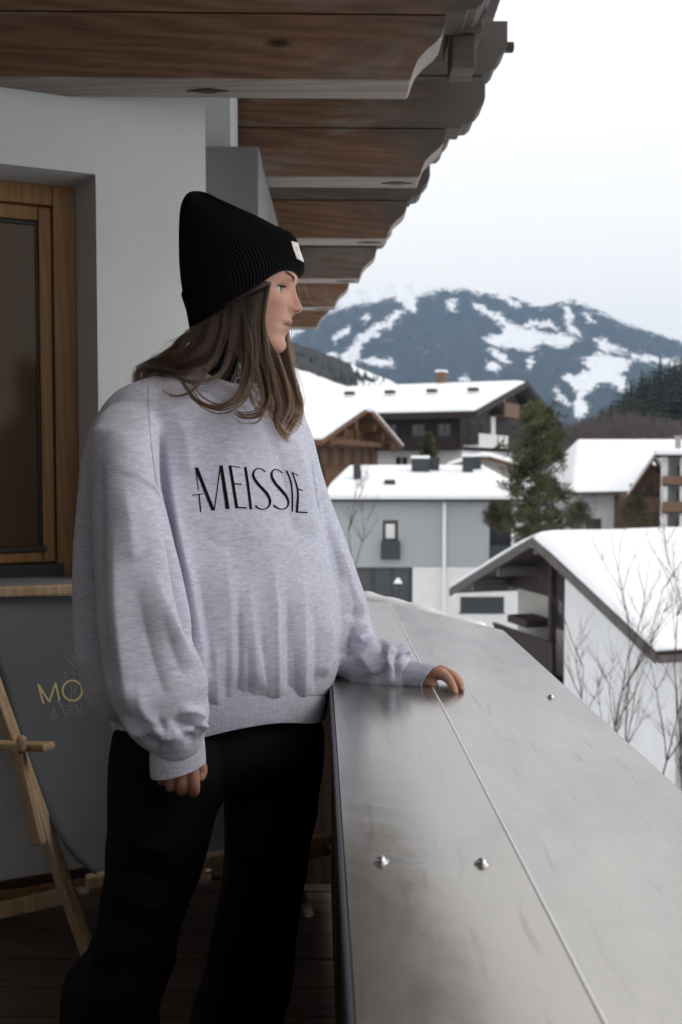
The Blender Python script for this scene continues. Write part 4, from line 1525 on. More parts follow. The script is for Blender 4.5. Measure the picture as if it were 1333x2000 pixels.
# ------------------------------------------------ trees
def needle_tree(name, base, h, prof, seed, label, group=None, m=M_NEEDLE, n=2600, size=0.22, lean=0.0):
    """pine: trunk, limbs and many needle tufts inside an uneven profile [(t, radius)]."""
    rng = random.Random(seed)
    root = empty(name, base, 0, label, 'tree', group)
    tr = MB().tube([base + Vector((0.06 * h * lean * t, 0, h * t)) for t in (0, .3, .6, .97)], [h * 0.022, h * 0.017, h * 0.011, h * 0.003], 8)
    mb = MB()
    ts, rs = [p[0] for p in prof], [p[1] for p in prof]
    clumps = []
    for i in range(150):
        t = rng.random() ** 0.9 * 0.93 + 0.06
        a = rng.random() * 6.283
        r = interp(t, ts, rs) * h
        L = r * rng.uniform(0.45, 1.08)
        st = base + Vector((0.06 * h * lean * t, 0, h * t))
        en = st + Vector((math.cos(a) * L, math.sin(a) * L, L * rng.uniform(0.05, 0.45)))
        if L > 0.05 * h:
            tr.tube([st, st.lerp(en, 0.5) - Vector((0, 0, 0.06 * L)), en], [h * 0.006, h * 0.004, h * 0.0015], 5, False)
        for k in range(4):
            clumps.append((st.lerp(en, rng.uniform(0.45, 1.0)) + Vector((rng.gauss(0, .03 * h), rng.gauss(0, .03 * h), rng.gauss(0, .02 * h))), rng.uniform(0.6, 1.3)))
    tr.build('trunk', M_BARK, root)
    per = max(1, n // len(clumps))
    for c, sc in clumps:
        for k in range(per):
            d = Vector((rng.gauss(0, 1), rng.gauss(0, 1), rng.gauss(0.35, 0.8))).normalized()
            q = c + d * size * sc * rng.uniform(0.1, 0.9)
            l = size * sc * rng.uniform(0.5, 1.1)
            sd = d.cross(Vector((rng.gauss(0, 1), rng.gauss(0, 1), rng.gauss(0, 1)))).normalized() * l * 0.16
            mb.add([q - sd, q + sd, q + d * l + sd * 0.3, q + d * l - sd * 0.3], [(0, 1, 2, 3)])
    mb.build('crown', m, root).data.update()
    return root


b = P(1052, 1062, 40)
b.z -= 1.2
hh = P(1052, 797, 40).z - b.z
needle_tree('pine_tree', b, hh, [(0, 0.02), (0.12, 0.15), (0.25, 0.24), (0.4, 0.24), (0.55, 0.225), (0.7, 0.185), (0.82, 0.15), (0.93, 0.095), (1, 0.01)], 5,
            'tall bushy green pine standing before the hotel, the largest tree', n=17000, size=0.21)
b = P(836, 905, 74)
needle_tree('spruce_tree', b, P(836, 850, 74).z - b.z, [(0, 0.25), (0.2, 0.34), (0.5, 0.24), (0.8, 0.1), (1, 0.01)], 6, 'small dark spruce between the honey brown chalet and the hotel', n=3500, size=0.24)
b = P(610, 965, 62)
needle_tree('spruce_tree', b, P(610, 893, 62).z - b.z, [(0, 0.3), (0.3, 0.36), (0.6, 0.3), (0.85, 0.15), (1, 0.02)], 8, 'dark shrubby conifer beside the grey sleeve, under the timber chalet', n=3500, size=0.24)
M_SHRUB = needle_mat('winter_shrub', (0.035, 0.033, 0.018), (0.085, 0.078, 0.045))
for px, py, tp, sd in ((1240, 1040, 975, 1), (975, 1045, 985, 3), (1130, 1040, 985, 4)):
    b = P(px, py, 52 if px > 1000 else 47)
    needle_tree('shrub', b, P(px, tp, 52 if px > 1000 else 47).z - b.z, [(0, 0.5), (0.3, 0.7), (0.6, 0.6), (0.85, 0.4), (1, 0.05)], sd,
                {1: 'brownish evergreen shrub in front of the brown gable at the right', 3: 'olive shrub beside the recess of the modern house, left of the pine', 4: 'low olive shrub at the foot of the pine, right side'}[sd], m=M_SHRUB, n=3000, size=0.16)
    bpy.context.scene.objects[-1] if False else None


def twig_tree(name, base, h, seed, label, group=None, spread=0.22, gens=3, r0=0.02, cat='sapling', lean=(0, 0)):
    rng = random.Random(seed)
    mb = MB()

    def grow(p, d, L, r, g):
        n = 5
        pts, q, dd = [p], p, d.copy()
        for i in range(n):
            dd = (dd + Vector((rng.gauss(0, .07), rng.gauss(0, .07), 0.05))).normalized()
            q = q + dd * L / n
            pts.append(q)
        mb.tube(pts, [r * (1 - 0.75 * i / n) for i in range(n + 1)], 5, False)
        if g > 0:
            for k in range(rng.randint(4, 6)):
                i = rng.randint(1, n)
                a = rng.random() * 6.283
                d2 = (dd + Vector((math.cos(a), math.sin(a), rng.uniform(-0.1, 0.3))) * rng.uniform(0.35, 0.8)).normalized()
                grow(pts[i], d2, L * rng.uniform(0.35, 0.6), r * 0.5, g - 1)
    d0 = Vector((lean[0], lean[1], 1)).normalized()
    grow(Vector(base), d0, h * 0.80, r0, gens)
    o = mb.build(name, M_TWIG)
    return tag(o, label, cat, group)


sap = [(1185, 1500, 1180, 11.0, 'bare sapling rising beside the far end of the white farmhouse wall'),
       (1215, 1560, 1130, 10.5, 'tall thin bare sapling in front of the white farmhouse wall, second from its left'),
       (1252, 1620, 1200, 10.0, 'bare many branched sapling in the middle of the white farmhouse wall'),
       (1282, 1640, 1190, 9.6, 'tall bare sapling reaching over the snow roof edge of the farmhouse'),
       (1318, 1660, 1300, 9.0, 'shorter bare sapling before the dark window at the right edge'),
       (1160, 1480, 1230, 12.0, 'thin leaning bare sapling, nearest the farmhouse wall corner')]
for i, (px, py, tp, Y, lb) in enumerate(sap):
    b = P(px, py + 120, Y)
    h = P(px, tp, Y).z - b.z
    twig_tree('bare_sapling', b, h, 20 + i, lb, 'bare saplings between the railing and the farmhouse', r0=0.015, lean=((-0.06, 0.02, 0.0, 0.05, 0.03, -0.1)[i], 0))
b = P(692, 1240, 30)
twig_tree('bare_sapling', b, P(692, 985, 30).z - b.z, 41, 'bare sapling in front of the modern house, beside the grey sleeve', 'bare saplings between the railing and the farmhouse', r0=0.04)
# leafless brown thicket beyond the white house
rng = random.Random(12)
mb = MB()
for i in range(900):
    x = rng.uniform(1095, 1330)
    top = interp(x, [1095, 1150, 1200, 1260, 1330], [842, 826, 814, 818, 832])
    Y = rng.uniform(120, 150)
    y0 = rng.uniform(top + 15, 880)
    p = P(x, y0, Y)
    for k in range(3):
        mb.tube([p, p + Vector((rng.gauss(0, .5), rng.gauss(0, .5), rng.uniform(1.2, 2.4)))], [0.06, 0.015], 4, False)
o = mb.build('thicket', plain('thicket_twigs', (0.085, 0.068, 0.066), 0.9, 0, 0.35, 1.5))
tag(o, kind='stuff')

# ================================================================== DECK CHAIR
DC = empty('deck_chair', P(100, 1900, 2.6) * 1.0, 0, 'folding wooden deck chair with charcoal canvas sling printed in yellow, against the wall', 'deck chair')
M_SLING = Mat('canvas', (0.105, 0.11, 0.115), 0.9, spec=0.2, sheen=0.2)
_n = M_SLING.noise(900, M_SLING.co(), 2)
_b = M_SLING.noise(3, M_SLING.co(), 4)
M_SLING.color(M_SLING.mix(M_SLING.mix(0.6, _n, _b), (0.078, 0.084, 0.092), (0.118, 0.125, 0.135))).bump(_n, 0.3, 0.001)
M_SLING = M_SLING.m
Lp = [P(*q) for q in ((-62, 1166, 2.84), (-8, 1300, 2.80), (38, 1450, 2.74), (85, 1570, 2.66), (132, 1655, 2.57), (192, 1712, 2.46))]
Rp = [P(*q) for q in ((345, 1164, 3.06), (395, 1300, 3.02), (440, 1450, 2.97), (490, 1560, 2.90), (560, 1622, 2.82), (634, 1648, 2.74))]
Lc, Rc = catmull(Lp, 10), catmull(Rp, 10)
nv, nu = len(Lc), 26
v = []
for j in range(nv):
    for i in range(nu):
        t = i / (nu - 1)
        p = Vector(Lc[j]) * (1 - t) + Vector(Rc[j]) * t
        p.z -= 0.012 * math.sin(math.pi * t) * math.sin(math.pi * j / (nv - 1))
        p.y += 0.012 * math.sin(math.pi * t) + 0.003 * mnoise.noise(Vector((t * 3, j * 0.12, 2)))
        v.append(p)
n = len(v)
f = grid_faces(nv, nu)
me = bpy.data.meshes.new('sling')
me.from_pydata(v, [], f)
sling = link('sling', me, M_SLING, DC, smooth=True)
md = sling.modifiers.new('thick', 'SOLIDIFY')
md.thickness = 0.0014
md.offset = 0
bvh_sling = BVHTree.FromPolygons(v, f)
# hem of the canvas along both edges
for C_ in (Lc, Rc):
    MB().tube([Vector(p) + Vector((0, -0.002, 0)) for p in C_], 0.0035, 6).build('hem', M_DARKVENT, sling, smooth=True)


def hit(bvh, px, py, lift):
    d = (P(px, py, 1.0) - Vector((0, 0, ZC))).normalized()
    loc, nr, idx, ds = bvh.ray_cast(Vector((0, 0, ZC)), d)
    if loc is None:
        return None
    if nr.dot(d) > 0:
        nr = -nr
    return loc + nr * lift


def stroke(mb, bvh, pts, width, lift=0.001, k=8, taper=None, cut='flat'):
    """flat printed stroke laid on a surface; pts in photo pixels, width in pixels or a list per point."""
    if not isinstance(width, (list, tuple)):
        width = [width] * len(pts)
    c = catmull([(*p, w_) for p, w_ in zip(pts, width)], k)
    L, Rr = [], []
    for i in range(len(c)):
        a, b = c[max(i - 1, 0)], c[min(i + 1, len(c) - 1)]
        d = np.array([b[0] - a[0], b[1] - a[1]])
        d /= (np.hypot(*d) + 1e-9)
        if cut == 'h':      # horizontal width: letters with level ends
            nrm = np.array([1.0, 0.0])
        else:
            nrm = np.array([-d[1], d[0]])
        w2 = c[i][2] / 2
        p0 = hit(bvh, c[i][0] + nrm[0] * w2, c[i][1] + nrm[1] * w2, lift)
        p1 = hit(bvh, c[i][0] - nrm[0] * w2, c[i][1] - nrm[1] * w2, lift)
        if p0 is None or p1 is None:
            continue
        L.append(p0)
        Rr.append(p1)
    n = len(L)
    if n < 2:
        return
    mb.add(L + Rr, [(i, i + 1, n + i + 1, n + i) for i in range(n - 1)])


M_YELLOW = plain('yellow_print', (0.52, 0.45, 0.22), 0.8, 0, 0.05)
M_GREYPRINT = plain('grey_print', (0.20, 0.225, 0.235), 0.85, 0, 0.1)


def z7(x, y):
    return (x / 2.564, 1120 + y / 2.564)


mb = MB()
for a, b, w_ in (((190, 555), (217, 655), 3.4), ((190, 556), (246, 645), 3.6), ((246, 645), (278, 548), 3.4), ((277, 548), (297, 640), 3.4)):
    stroke(mb, bvh_sling, [z7(*a), z7(*b)], w_, 0.0025)
stroke(mb, bvh_sling, [z7(362 + 49 * math.cos(t), 588 + 50 * math.sin(t)) for t in np.linspace(0, 2 * math.pi, 18)], 3.4, 0.0025, k=4)
mb.build('lettering', M_YELLOW, sling)
mb = MB()
for pl in ([(355, 395), (368, 430), (375, 445)], [(340, 425), (355, 448), (372, 470), (384, 470)], [(320, 485), (330, 510), (326, 530), (338, 552)], [(365, 490), (372, 520), (380, 560), (372, 600)],
           [(312, 520), (310, 545), (318, 560)], [(275, 640), (300, 655), (318, 690), (330, 720), (338, 705), (345, 680), (362, 690), (375, 715)], [(290, 640), (312, 660), (335, 668)],
           [(250, 725), (262, 700), (268, 670), (275, 695), (290, 718), (298, 715)], [(258, 712), (280, 708)], [(345, 640), (355, 668), (380, 660), (388, 690), (392, 715)],
           [(365, 650), (385, 640), (402, 650), (410, 690)], [(395, 690), (412, 700), (418, 715)], [(352, 560), (358, 600), (352, 640)], [(262, 730), (290, 724)]):
    stroke(mb, bvh_sling, [z7(*q) for q in pl], 1.5, 0.0018, 5)
mb.build('branch_print', M_GREYPRINT, sling)


def stick(name, a, b, w_, h, parent=DC, m=M_CHAIR, bevel=0.006, up=(0, 0, 1)):
    return MB().bar(P(*a), P(*b), w_, h, up).build(name, m, parent, bevel=bevel)


stick('back_rail', (-78, 1150, 2.86), (196, 1925, 2.50), 0.030, 0.046, up=(0.6, -0.6, 0.2))
stick('back_rail', (352, 1150, 3.09), (655, 1940, 2.86), 0.030, 0.046, up=(0.6, -0.6, 0.2))
stick('top_bar', (-95, 1160, 2.815), (372, 1142, 3.06), 0.024, 0.030)
stick('front_bar', (168, 1724, 2.455), (648, 1638, 2.74), 0.030, 0.034)
stick('base_bar', (190, 2010, 2.47), (650, 1893, 2.84), 0.03, 0.04)
stick('seat_rail', (150, 1745, 2.62), (-160, 1815, 2.95), 0.026, 0.044)
stick('seat_rail', (640, 1655, 2.80), (420, 1700, 3.10), 0.026, 0.044)
stick('armrest', (-140, 1452, 2.72), (97, 1459, 2.50), 0.045, 0.021, bevel=0.009)
stick('arm_post', (34, 1462, 2.52), (78, 1652, 2.49), 0.026, 0.034, bevel=0.011)
MB().tube([P(42, 1462, 2.50), P(42, 1446, 2.50)], [0.012, 0.013], 12).build('peg', M_CHAIR, DC, smooth=True)
MB().tube([P(133, 1742, 2.60), P(166, 1741, 2.60)], [0.011, 0.0125], 12).build('white_peg', M_WHITEPAINT, DC, smooth=True)
MB().tube([P(131, 1746, 2.535), P(131, 1746, 2.527)], [0.005, 0.004], 10).build('bolt_head', M_STEEL, DC, smooth=True)

# ================================================================== PERSON
rng = random.Random(11)
YH = 1.83
KH = YH / F
HA = R(7)
HF = Vector((math.cos(HA), -math.sin(HA), 0))
HL = Vector((math.sin(HA), math.cos(HA), 0))
HO_ = P(478, 690, YH)


def hz(py):
    return (690 - py) * KH


def hx(px):
    return (px - 478) * KH


def hw(x, y, z):
    return HO_ + HF * x + HL * y + Vector((0, 0, z))


T_F = ([452, 458, 470, 490, 510, 530, 545, 553, 560, 570, 590, 605, 618, 624, 630, 634, 637, 641, 647, 652, 656, 660, 666, 674, 681, 686, 690, 692],
       [480, 520, 552, 570, 578, 581.5, 581, 579, 576, 573.5, 571.5, 570.5, 570, 569, 568.5, 567, 565.5, 565, 563, 560, 557.5, 556, 556.8, 558.6, 557, 553, 545, 530])
T_N = ([552, 557, 566, 579, 594, 603, 607, 611, 614, 616, 620, 624], [0, 1.2, 4.0, 9.0, 16.5, 21.0, 22, 20.5, 15.5, 8, 2, 0])
T_NS = ([552, 566, 580, 594, 604, 612, 620], [.0060, .0062, .0066, .0078, .0100, .0115, .0105])
T_W = ([452, 458, 470, 500, 530, 567, 600, 620, 640, 655, 670, 680, 686, 690, 692], [.006, .026, .050, .070, .0745, .072, .0675, .0625, .0565, .051, .043, .035, .027, .017, .006])
T_B = ([452, 458, 470, 500, 530, 567, 600, 620, 640, 655, 670, 680, 686, 690, 692], [450, 435, 405, 378, 368, 366, 378, 395, 420, 445, 472, 498, 515, 525, 529])

rows = np.concatenate([np.linspace(452, 540, 40), np.linspace(541, 692, 150)])
NP_ = 220
hv = []
lipv = []
for py in rows:
    Fx, Bx = hx(interp(py, *T_F)), hx(interp(py, *T_B))
    Wd = interp(py, *T_W)
    xc = max(Fx - 0.098, (Fx + Bx) / 2)
    z = hz(py)
    nd, ns = interp(py, *T_N) * KH, interp(py, *T_NS)
    for i in range(NP_):
        ph = 2 * math.pi * i / NP_
        # more samples to the front
        ph = ph - 0.55 * math.sin(ph)
        c, s_ = math.cos(ph), math.sin(ph)
        r = (Fx - xc) if c > 0 else (xc - Bx)
        x = xc + math.copysign(abs(c) ** 0.86, c) * r
        y = math.copysign(abs(s_) ** 0.90, s_) * Wd
        if c > 0:
            # nose
            x += nd * math.exp(-(abs(y) / ns) ** 2.2)
            # wings and nostril hollow
            for sg in (-1, 1):
                x += 0.0075 * math.exp(-((y - sg * 0.0125) / 0.0062) ** 2 - ((py - 606.5) / 6.0) ** 2)
                x -= 0.0035 * math.exp(-((y - sg * 0.0215) / 0.0035) ** 2 - ((py - 605) / 8.0) ** 2)
                x -= 0.004 * math.exp(-((y - sg * 0.0075) / 0.0038) ** 2 - ((py - 614.5) / 2.2) ** 2)
                x -= 0.0120 * math.exp(-((y - sg * 0.032) / 0.014) ** 2 - ((py - 573) / 9.5) ** 2)
                x += 0.0035 * math.exp(-((y - sg * 0.024) / 0.018) ** 2 - ((py - 551) / 7.0) ** 2)
                cb = 0.0040 * math.exp(-((y - sg * 0.047) / 0.018) ** 2 - ((py - 596) / 15.0) ** 2)
                x += cb * 0.7
                y += sg * cb * 0.6
                # fold from wing to mouth corner, hollow under the cheek
                x -= 0.0010 * math.exp(-((y - sg * (0.018 + 0.008 * (py - 610) / 25)) / 0.006) ** 2 - ((py - 620) / 12.0) ** 2)
                x -= 0.0025 * math.exp(-((y - sg * 0.028) / 0.009) ** 2 - ((py - 638) / 7.0) ** 2)
            # lips
            up = 4.8 * KH * math.exp(-((py - 631.0) / 3.8) ** 2) * math.exp(-(abs(y) / 0.019) ** 2.4)
            lo = 3.2 * KH * math.exp(-((py - 645.5) / 4.4) ** 2) * math.exp(-(abs(y) / 0.017) ** 2.4)
            cr = 5.5 * KH * math.exp(-((py - 637.6 + 0.0 * abs(y)) / 1.5) ** 2) * math.exp(-(abs(y) / 0.0195) ** 4)
            x += up + lo - cr
            # philtrum
            x -= 0.0012 * math.exp(-(y / 0.0035) ** 2 - ((py - 622) / 4.0) ** 2)
            # chin
            x += 0.0012 * math.exp(-(y / 0.014) ** 2 - ((py - 674) / 8.0) ** 2)
        hv.append(hw(x, y, z))
HR = len(rows)
hf = grid_faces(HR, NP_, True)
hf = [tuple(q[::-1]) for q in hf]
hf.append(tuple(range(NP_)))
hf.append(tuple((HR - 1) * NP_ + i for i in range(NP_))[::-1])
bvh_head = BVHTree.FromPolygons(hv, hf)

BODY = MB()
BODY.add(hv, hf)
# neck, trunk, arms, legs under the clothes
BODY.tube([P(462, 640, 1.84), P(450, 700, 1.845), P(438, 790, 1.86)], [0.052, 0.052, 0.056], 24)
BODY.tube([P(432, 800, 1.87), P(425, 900, 1.88), P(420, 1100, 1.88), P(425, 1290, 1.86), P(425, 1380, 1.85)], [(0.09, 0.07), (0.10, 0.08), (0.10, 0.08), (0.10, 0.08), (0.10, 0.075)], 28)
BODY.tube([P(290, 830, 1.78), P(268, 1000, 1.69), P(295, 1220, 1.65), P(325, 1380, 1.615), P(345, 1462, 1.605)], [0.032, 0.034, 0.030, 0.025, 0.021], 18)
BODY.tube([P(365, 810, 1.86), P(290, 830, 1.78)], [0.045, 0.032], 18)
BODY.tube([P(500, 810, 1.90), P(548, 840, 1.96)], [0.05, 0.045], 18)
BODY.tube([P(548, 840, 1.96), P(604, 1040, 2.0), P(655, 1230, 1.985), P(728, 1294, 1.93), P(806, 1321, 1.892)], [0.05, 0.038, 0.030, 0.026, 0.020], 18)
for pts in ([P(345, 1420, 1.82), P(290, 1750, 1.72), P(215, 1950, 1.72), P(205, 2380, 1.72)], [P(535, 1440, 1.90), P(525, 1750, 1.92), P(470, 1950, 1.93), P(430, 2270, 1.93)]):
    BODY.tube(pts, [0.07, 0.05, 0.045, 0.04], 20)


def finger(pts, rad):
    c = catmull([(*P(*q),) for q in pts], 4)
    rr = np.interp(np.linspace(0, 1, len(c)), np.linspace(0, 1, len(rad)), rad)
    BODY.tube([Vector(q) for q in c], list(rr), 14)


# left hand, resting on the zinc cap
wr = (806, 1321, 1.892)
for kn, rr in (((862, 1316, 1.857), 0.0115), ((864, 1311, 1.876), 0.0118), ((863, 1310, 1.894), 0.0112), ((858, 1312, 1.91), 0.0100)):
    BODY.tube([P(*wr), P((wr[0] + kn[0]) / 2, (wr[1] + kn[1]) / 2 - 1, (wr[2] + kn[2]) / 2), P(*kn)], [0.016, 0.0135, rr], 14)
finger([(862, 1316, 1.857), (876, 1326, 1.842), (885, 1341, 1.827), (889.5, 1352, 1.818)], [0.0112, 0.0090, 0.0080, 0.0066])
finger([(864, 1311, 1.876), (884, 1320, 1.862), (897, 1335, 1.847), (902, 1346, 1.839)], [0.0112, 0.0088, 0.0080, 0.0066])
finger([(863, 1310, 1.894), (883, 1317, 1.882), (896, 1329, 1.870), (901, 1338, 1.864)], [0.0105, 0.0085, 0.0076, 0.0062])
finger([(858, 1312, 1.91), (872, 1318, 1.906), (882, 1326, 1.898), (887, 1332, 1.893)], [0.0092, 0.0074, 0.0066, 0.0056])
finger([(812, 1327, 1.885), (828, 1333, 1.872), (842, 1335.5, 1.860), (849.5, 1338.5, 1.854)], [0.0135, 0.0112, 0.0096, 0.0080])
# right hand, hanging, fingers curled
wr = (345, 1462, 1.605)
for kn, rr in (((376, 1496, 1.588), 0.0112), ((353, 1497, 1.586), 0.0114), ((330, 1494, 1.588), 0.0106), ((310, 1489, 1.593), 0.0092)):
    BODY.tube([P(*wr), P((wr[0] + kn[0]) / 2, (wr[1] + kn[1]) / 2, 1.597), P(*kn)], [0.018, 0.014, rr], 14)
finger([(376, 1496, 1.588), (380, 1532, 1.590), (379, 1548, 1.606), (372, 1540, 1.628), (368, 1528, 1.634)], [0.0108, 0.0094, 0.0088, 0.0078, 0.0066])
finger([(353, 1497, 1.586), (355, 1530, 1.588), (355, 1545, 1.605), (350, 1536, 1.630), (347, 1522, 1.636)], [0.0110, 0.0096, 0.0088, 0.0078, 0.0066])
finger([(330, 1494, 1.588), (332, 1524, 1.590), (333, 1538, 1.606), (330, 1530, 1.630), (328, 1516, 1.636)], [0.0102, 0.0090, 0.0082, 0.0074, 0.0062])
finger([(310, 1489, 1.593), (314, 1514, 1.595), (316, 1527, 1.608), (315, 1520, 1.628), (314, 1508, 1.633)], [0.0090, 0.0078, 0.0070, 0.0064, 0.0056])
finger([(365, 1470, 1.600), (389, 1490, 1.612), (395, 1506, 1.614), (392.5, 1518, 1.610)], [0.0125, 0.0105, 0.0092, 0.0076])

bm_ = BODY.mesh('person')
bm_ = remesh(bm_, 0.0019, 2, 0.5)
bm_.name = 'person'


def skin():
    m = Mat('skin', (0.50, 0.30, 0.23), 0.48, spec=0.35)
    p = m.p
    p.inputs['Subsurface Weight'].default_value = 0.12
    p.inputs['Subsurface Radius'].default_value = (0.006, 0.0025, 0.0014)
    p.inputs['Subsurface Scale'].default_value = 0.6
    a = m.attr('lip')
    b = m.attr('blush')
    n = m.noise(90, m.co(), 3)
    c = m.mix(m.math('MULTIPLY', n, 0.35), (0.46, 0.255, 0.182), (0.41, 0.215, 0.150))
    mot = m.noise(38, m.co(), 4, 0.6)
    c = m.mix(m.ramp(mot, [(0.42, 0.0), (0.7, 0.35)]), c, (0.42, 0.19, 0.135))
    c = m.mix(m.math('MULTIPLY', b.outputs['Fac'], 0.6), c, (0.40, 0.165, 0.13))
    c = m.mix(m.math('MULTIPLY', a.outputs['Fac'], 0.95), c, (0.27, 0.085, 0.082))
    m.color(c)
    m.bump(m.noise(700, m.co(), 2), 0.08, 0.0006)
    return m.m


M_SKIN = skin()
V = vget(bm_)
loc = V - np.array(HO_)
lx = loc @ np.array(HF)
ly = loc @ np.array(HL)
lpy = 690 - loc[:, 2] / KH
mcur = np.where(lpy < 637.5, (637.5 - lpy) / 9.0, (lpy - 637.5) / 12.5)
lip = np.clip(1.35 - mcur - (np.abs(ly) / 0.0245) ** 2.2, 0, 1) * (lx > hx(535)) * (lpy < 655) * (lpy > 624)
blush = np.exp(-((ly + 0.042) / 0.022) ** 2 - ((lpy - 605) / 16) ** 2) * 0.6 * (lx > 0.02) + np.exp(-(ly / 0.016) ** 2 - ((lpy - 606) / 10) ** 2) * (lx > hx(560)) * 0.9
pp_ = proj(V)
isl = (lpy > 780)
blush = np.where(isl, 0.22, np.clip(blush, 0, 1))
bm_.attributes.new('lip', 'FLOAT', 'POINT').data.foreach_set('value', lip)
bm_.attributes.new('blush', 'FLOAT', 'POINT').data.foreach_set('value', blush)
PERSON = link('person', bm_, M_SKIN, None, smooth=True)
tag(PERSON, 'woman in black knit hat and oversized pale grey sweatshirt, one hand on the railing', 'person')
bvh_skin = BVHTree.FromPolygons([Vector(q) for q in vget(bm_)], [tuple(p.vertices) for p in bm_.polygons])

# eye: ball, iris, lids, lashes
M_EYEW = plain('eye_white', (0.62, 0.60, 0.58), 0.2)
M_IRIS = plain('iris', (0.15, 0.165, 0.17), 0.15)
M_BLACK = plain('pupil_black', (0.01, 0.008, 0.008), 0.3)
M_LASH = plain('lashes', (0.016, 0.011, 0.009), 0.6)
for sg in (-1, 1):
    er = 0.0126
    ec = Vector((hx(557.2) - er, sg * 0.0310, hz(574)))
    gaze = Vector((0.985, -0.10 , -0.03)).normalized()

    def sph(rad, cond, name, m, flip=False, n=84):
        v, f = [], []
        idx = {}
        for a in range(n + 1):
            for b in range(n):
                th, ph = math.pi * a / n, 2 * math.pi * b / n
                v.append(Vector((math.sin(th) * math.cos(ph), math.sin(th) * math.sin(ph), math.cos(th))))
        ff_ = []
        for a in range(n):
            for b in range(n):
                q = (a * n + b, a * n + (b + 1) % n, (a + 1) * n + (b + 1) % n, (a + 1) * n + b)
                cc = (v[q[0]] + v[q[1]] + v[q[2]] + v[q[3]]) / 4
                if cond(cc):
                    ff_.append(q)
        used = sorted({i for q in ff_ for i in q})
        mp = {k: i for i, k in enumerate(used)}
        vv = [hw(*(ec + v[k] * rad)) for k in used]
        return MB().add(vv, [tuple(mp[i] for i in q) for q in ff_]).build(name, m, PERSON, smooth=True)
    eye = sph(er, lambda d: True, 'eye', M_EYEW)
    ir = sph(er + 0.0002, lambda d: d.dot(gaze) > 0.885, 'iris', M_IRIS)
    ir.parent = eye
    ir.matrix_parent_inverse = Matrix()
    pu_ = sph(er + 0.0004, lambda d: d.dot(gaze) > 0.975, 'pupil', M_BLACK)
    pu_.parent = eye
    pu_.matrix_parent_inverse = Matrix()
    sph(er + 0.0010, lambda d: d.z > 0.30 + 0.25 * max(0, -d.x) and d.x > -0.3, 'eyelid', M_SKIN)
    sph(er + 0.0008, lambda d: d.z < -0.42 and d.x > -0.3, 'eyelid', M_SKIN)
    # lash line
    lb = MB()
    pts = []
    for t in np.linspace(-1.25, 0.95, 22):
        zc_ = 0.315
        rr = math.sqrt(1 - zc_ ** 2)
        d = Vector((rr * math.cos(t), rr * math.sin(t) * 1.0, zc_))
        pts.append(hw(*(ec + d * (er + 0.0014))))
    lb.tube(pts, 0.00075, 6)
    for i in range(46):
        t = -1.2 + 2.1 * i / 45
        zc_ = 0.31
        rr = math.sqrt(1 - zc_ ** 2)
        d = Vector((rr * math.cos(t), rr * math.sin(t), zc_))
        a_ = ec + d * (er + 0.0014)
        b_ = a_ + Vector((d.x * 0.0045 + 0.002, d.y * 0.0055, -0.0004))
        c_ = b_ + Vector((d.x * 0.0022, d.y * 0.0025, 0.0014))
        lb.tube([hw(*a_), hw(*b_), hw(*c_)], [0.00028, 0.0002, 0.00008], 4, False)
    lb.build('eyelashes', M_LASH, PERSON)
    lb = MB()
    for i in range(170):
        t = rng.random() ** 0.9
        py = 557 - 13 * t + rng.uniform(-2.6, 2.6) * (1.15 - 0.5 * t)
        y = sg * (0.0155 + 0.024 * t)
        # start on the face: cast inward along the head's facing
        o_ = hw(0.25, y, hz(py))
        loc_, nr, _, _ = bvh_head.ray_cast(o_, -HF)
        if loc_ is None:
            continue
        d = (HL * sg * 0.8 + Vector((0, 0, 0.55 - 0.5 * t)) - HF * 0.35).normalized()
        a_ = loc_ + HF * 0.0004
        lb.tube([a_, a_ + d * 0.003 + HF * 0.0008, a_ + d * 0.0062], [0.00026, 0.00022, 0.0001], 4, False)
    lb.build('eyebrow', plain('brow_hair', (0.06, 0.036, 0.025), 0.7), PERSON)

# dark tubes painting the shade between the lips and in the nostrils
M_MOUTH = plain('mouth_line', (0.10, 0.03, 0.028), 0.6)
mb = MB()
pts = []
for y in np.linspace(-0.0225, 0.0225, 25):
    lo_, nr, _, _ = bvh_skin.ray_cast(hw(0.25, y, hz(637.4 + 900 * abs(y) * abs(y))), -HF)
    if lo_ is not None:
        pts.append(lo_ + HF * 0.0003)
mb.tube(pts, [0.0004 + 0.0009 * math.sin(math.pi * i / (len(pts) - 1)) ** 0.6 for i in range(len(pts))], 6)
mb.build('lip_shade_line', M_MOUTH, PERSON, smooth=True)
mb = MB()
for sg in (-1, 1):
    pts = []
    for k in range(7):
        t = k / 6
        lo_, nr, _, _ = bvh_skin.ray_cast(hw(hx(578 + 8 * t), sg * (0.0095 - 0.004 * t), hz(640)), Vector((0, 0, 1)))
        if lo_ is not None:
            pts.append(lo_ + Vector((0, 0, 0.0006)) - HL * 0.0)
    if len(pts) > 2:
        mb.tube(pts, [0.0006 + 0.0007 * math.sin(math.pi * (i + .5) / len(pts)) for i in range(len(pts))], 8)
if mb.v:
    mb.build('nostril', plain('nostril_shade', (0.09, 0.03, 0.025), 0.8), PERSON, smooth=True)

# teeth glimpse
tb = MB()
for i in range(5):
    y = -0.012 + 0.006 * i
    c_ = Vector((hx(561.5) - 18 * y * y, y, hz(637.4)))
    tb.box(-0.0015, 0.0015, -0.0027, 0.0027, -0.0022, 0.0022)
    for k in range(8):
        q = Vector(tb.v[-8 + k])
        tb.v[-8 + k] = tuple(hw(*(c_ + q)))
tb.build('teeth', plain('tooth', (0.60, 0.56, 0.50), 0.3), PERSON)


M_NAIL = plain('nail', (0.47, 0.29, 0.25), 0.25, 0, 0.05)


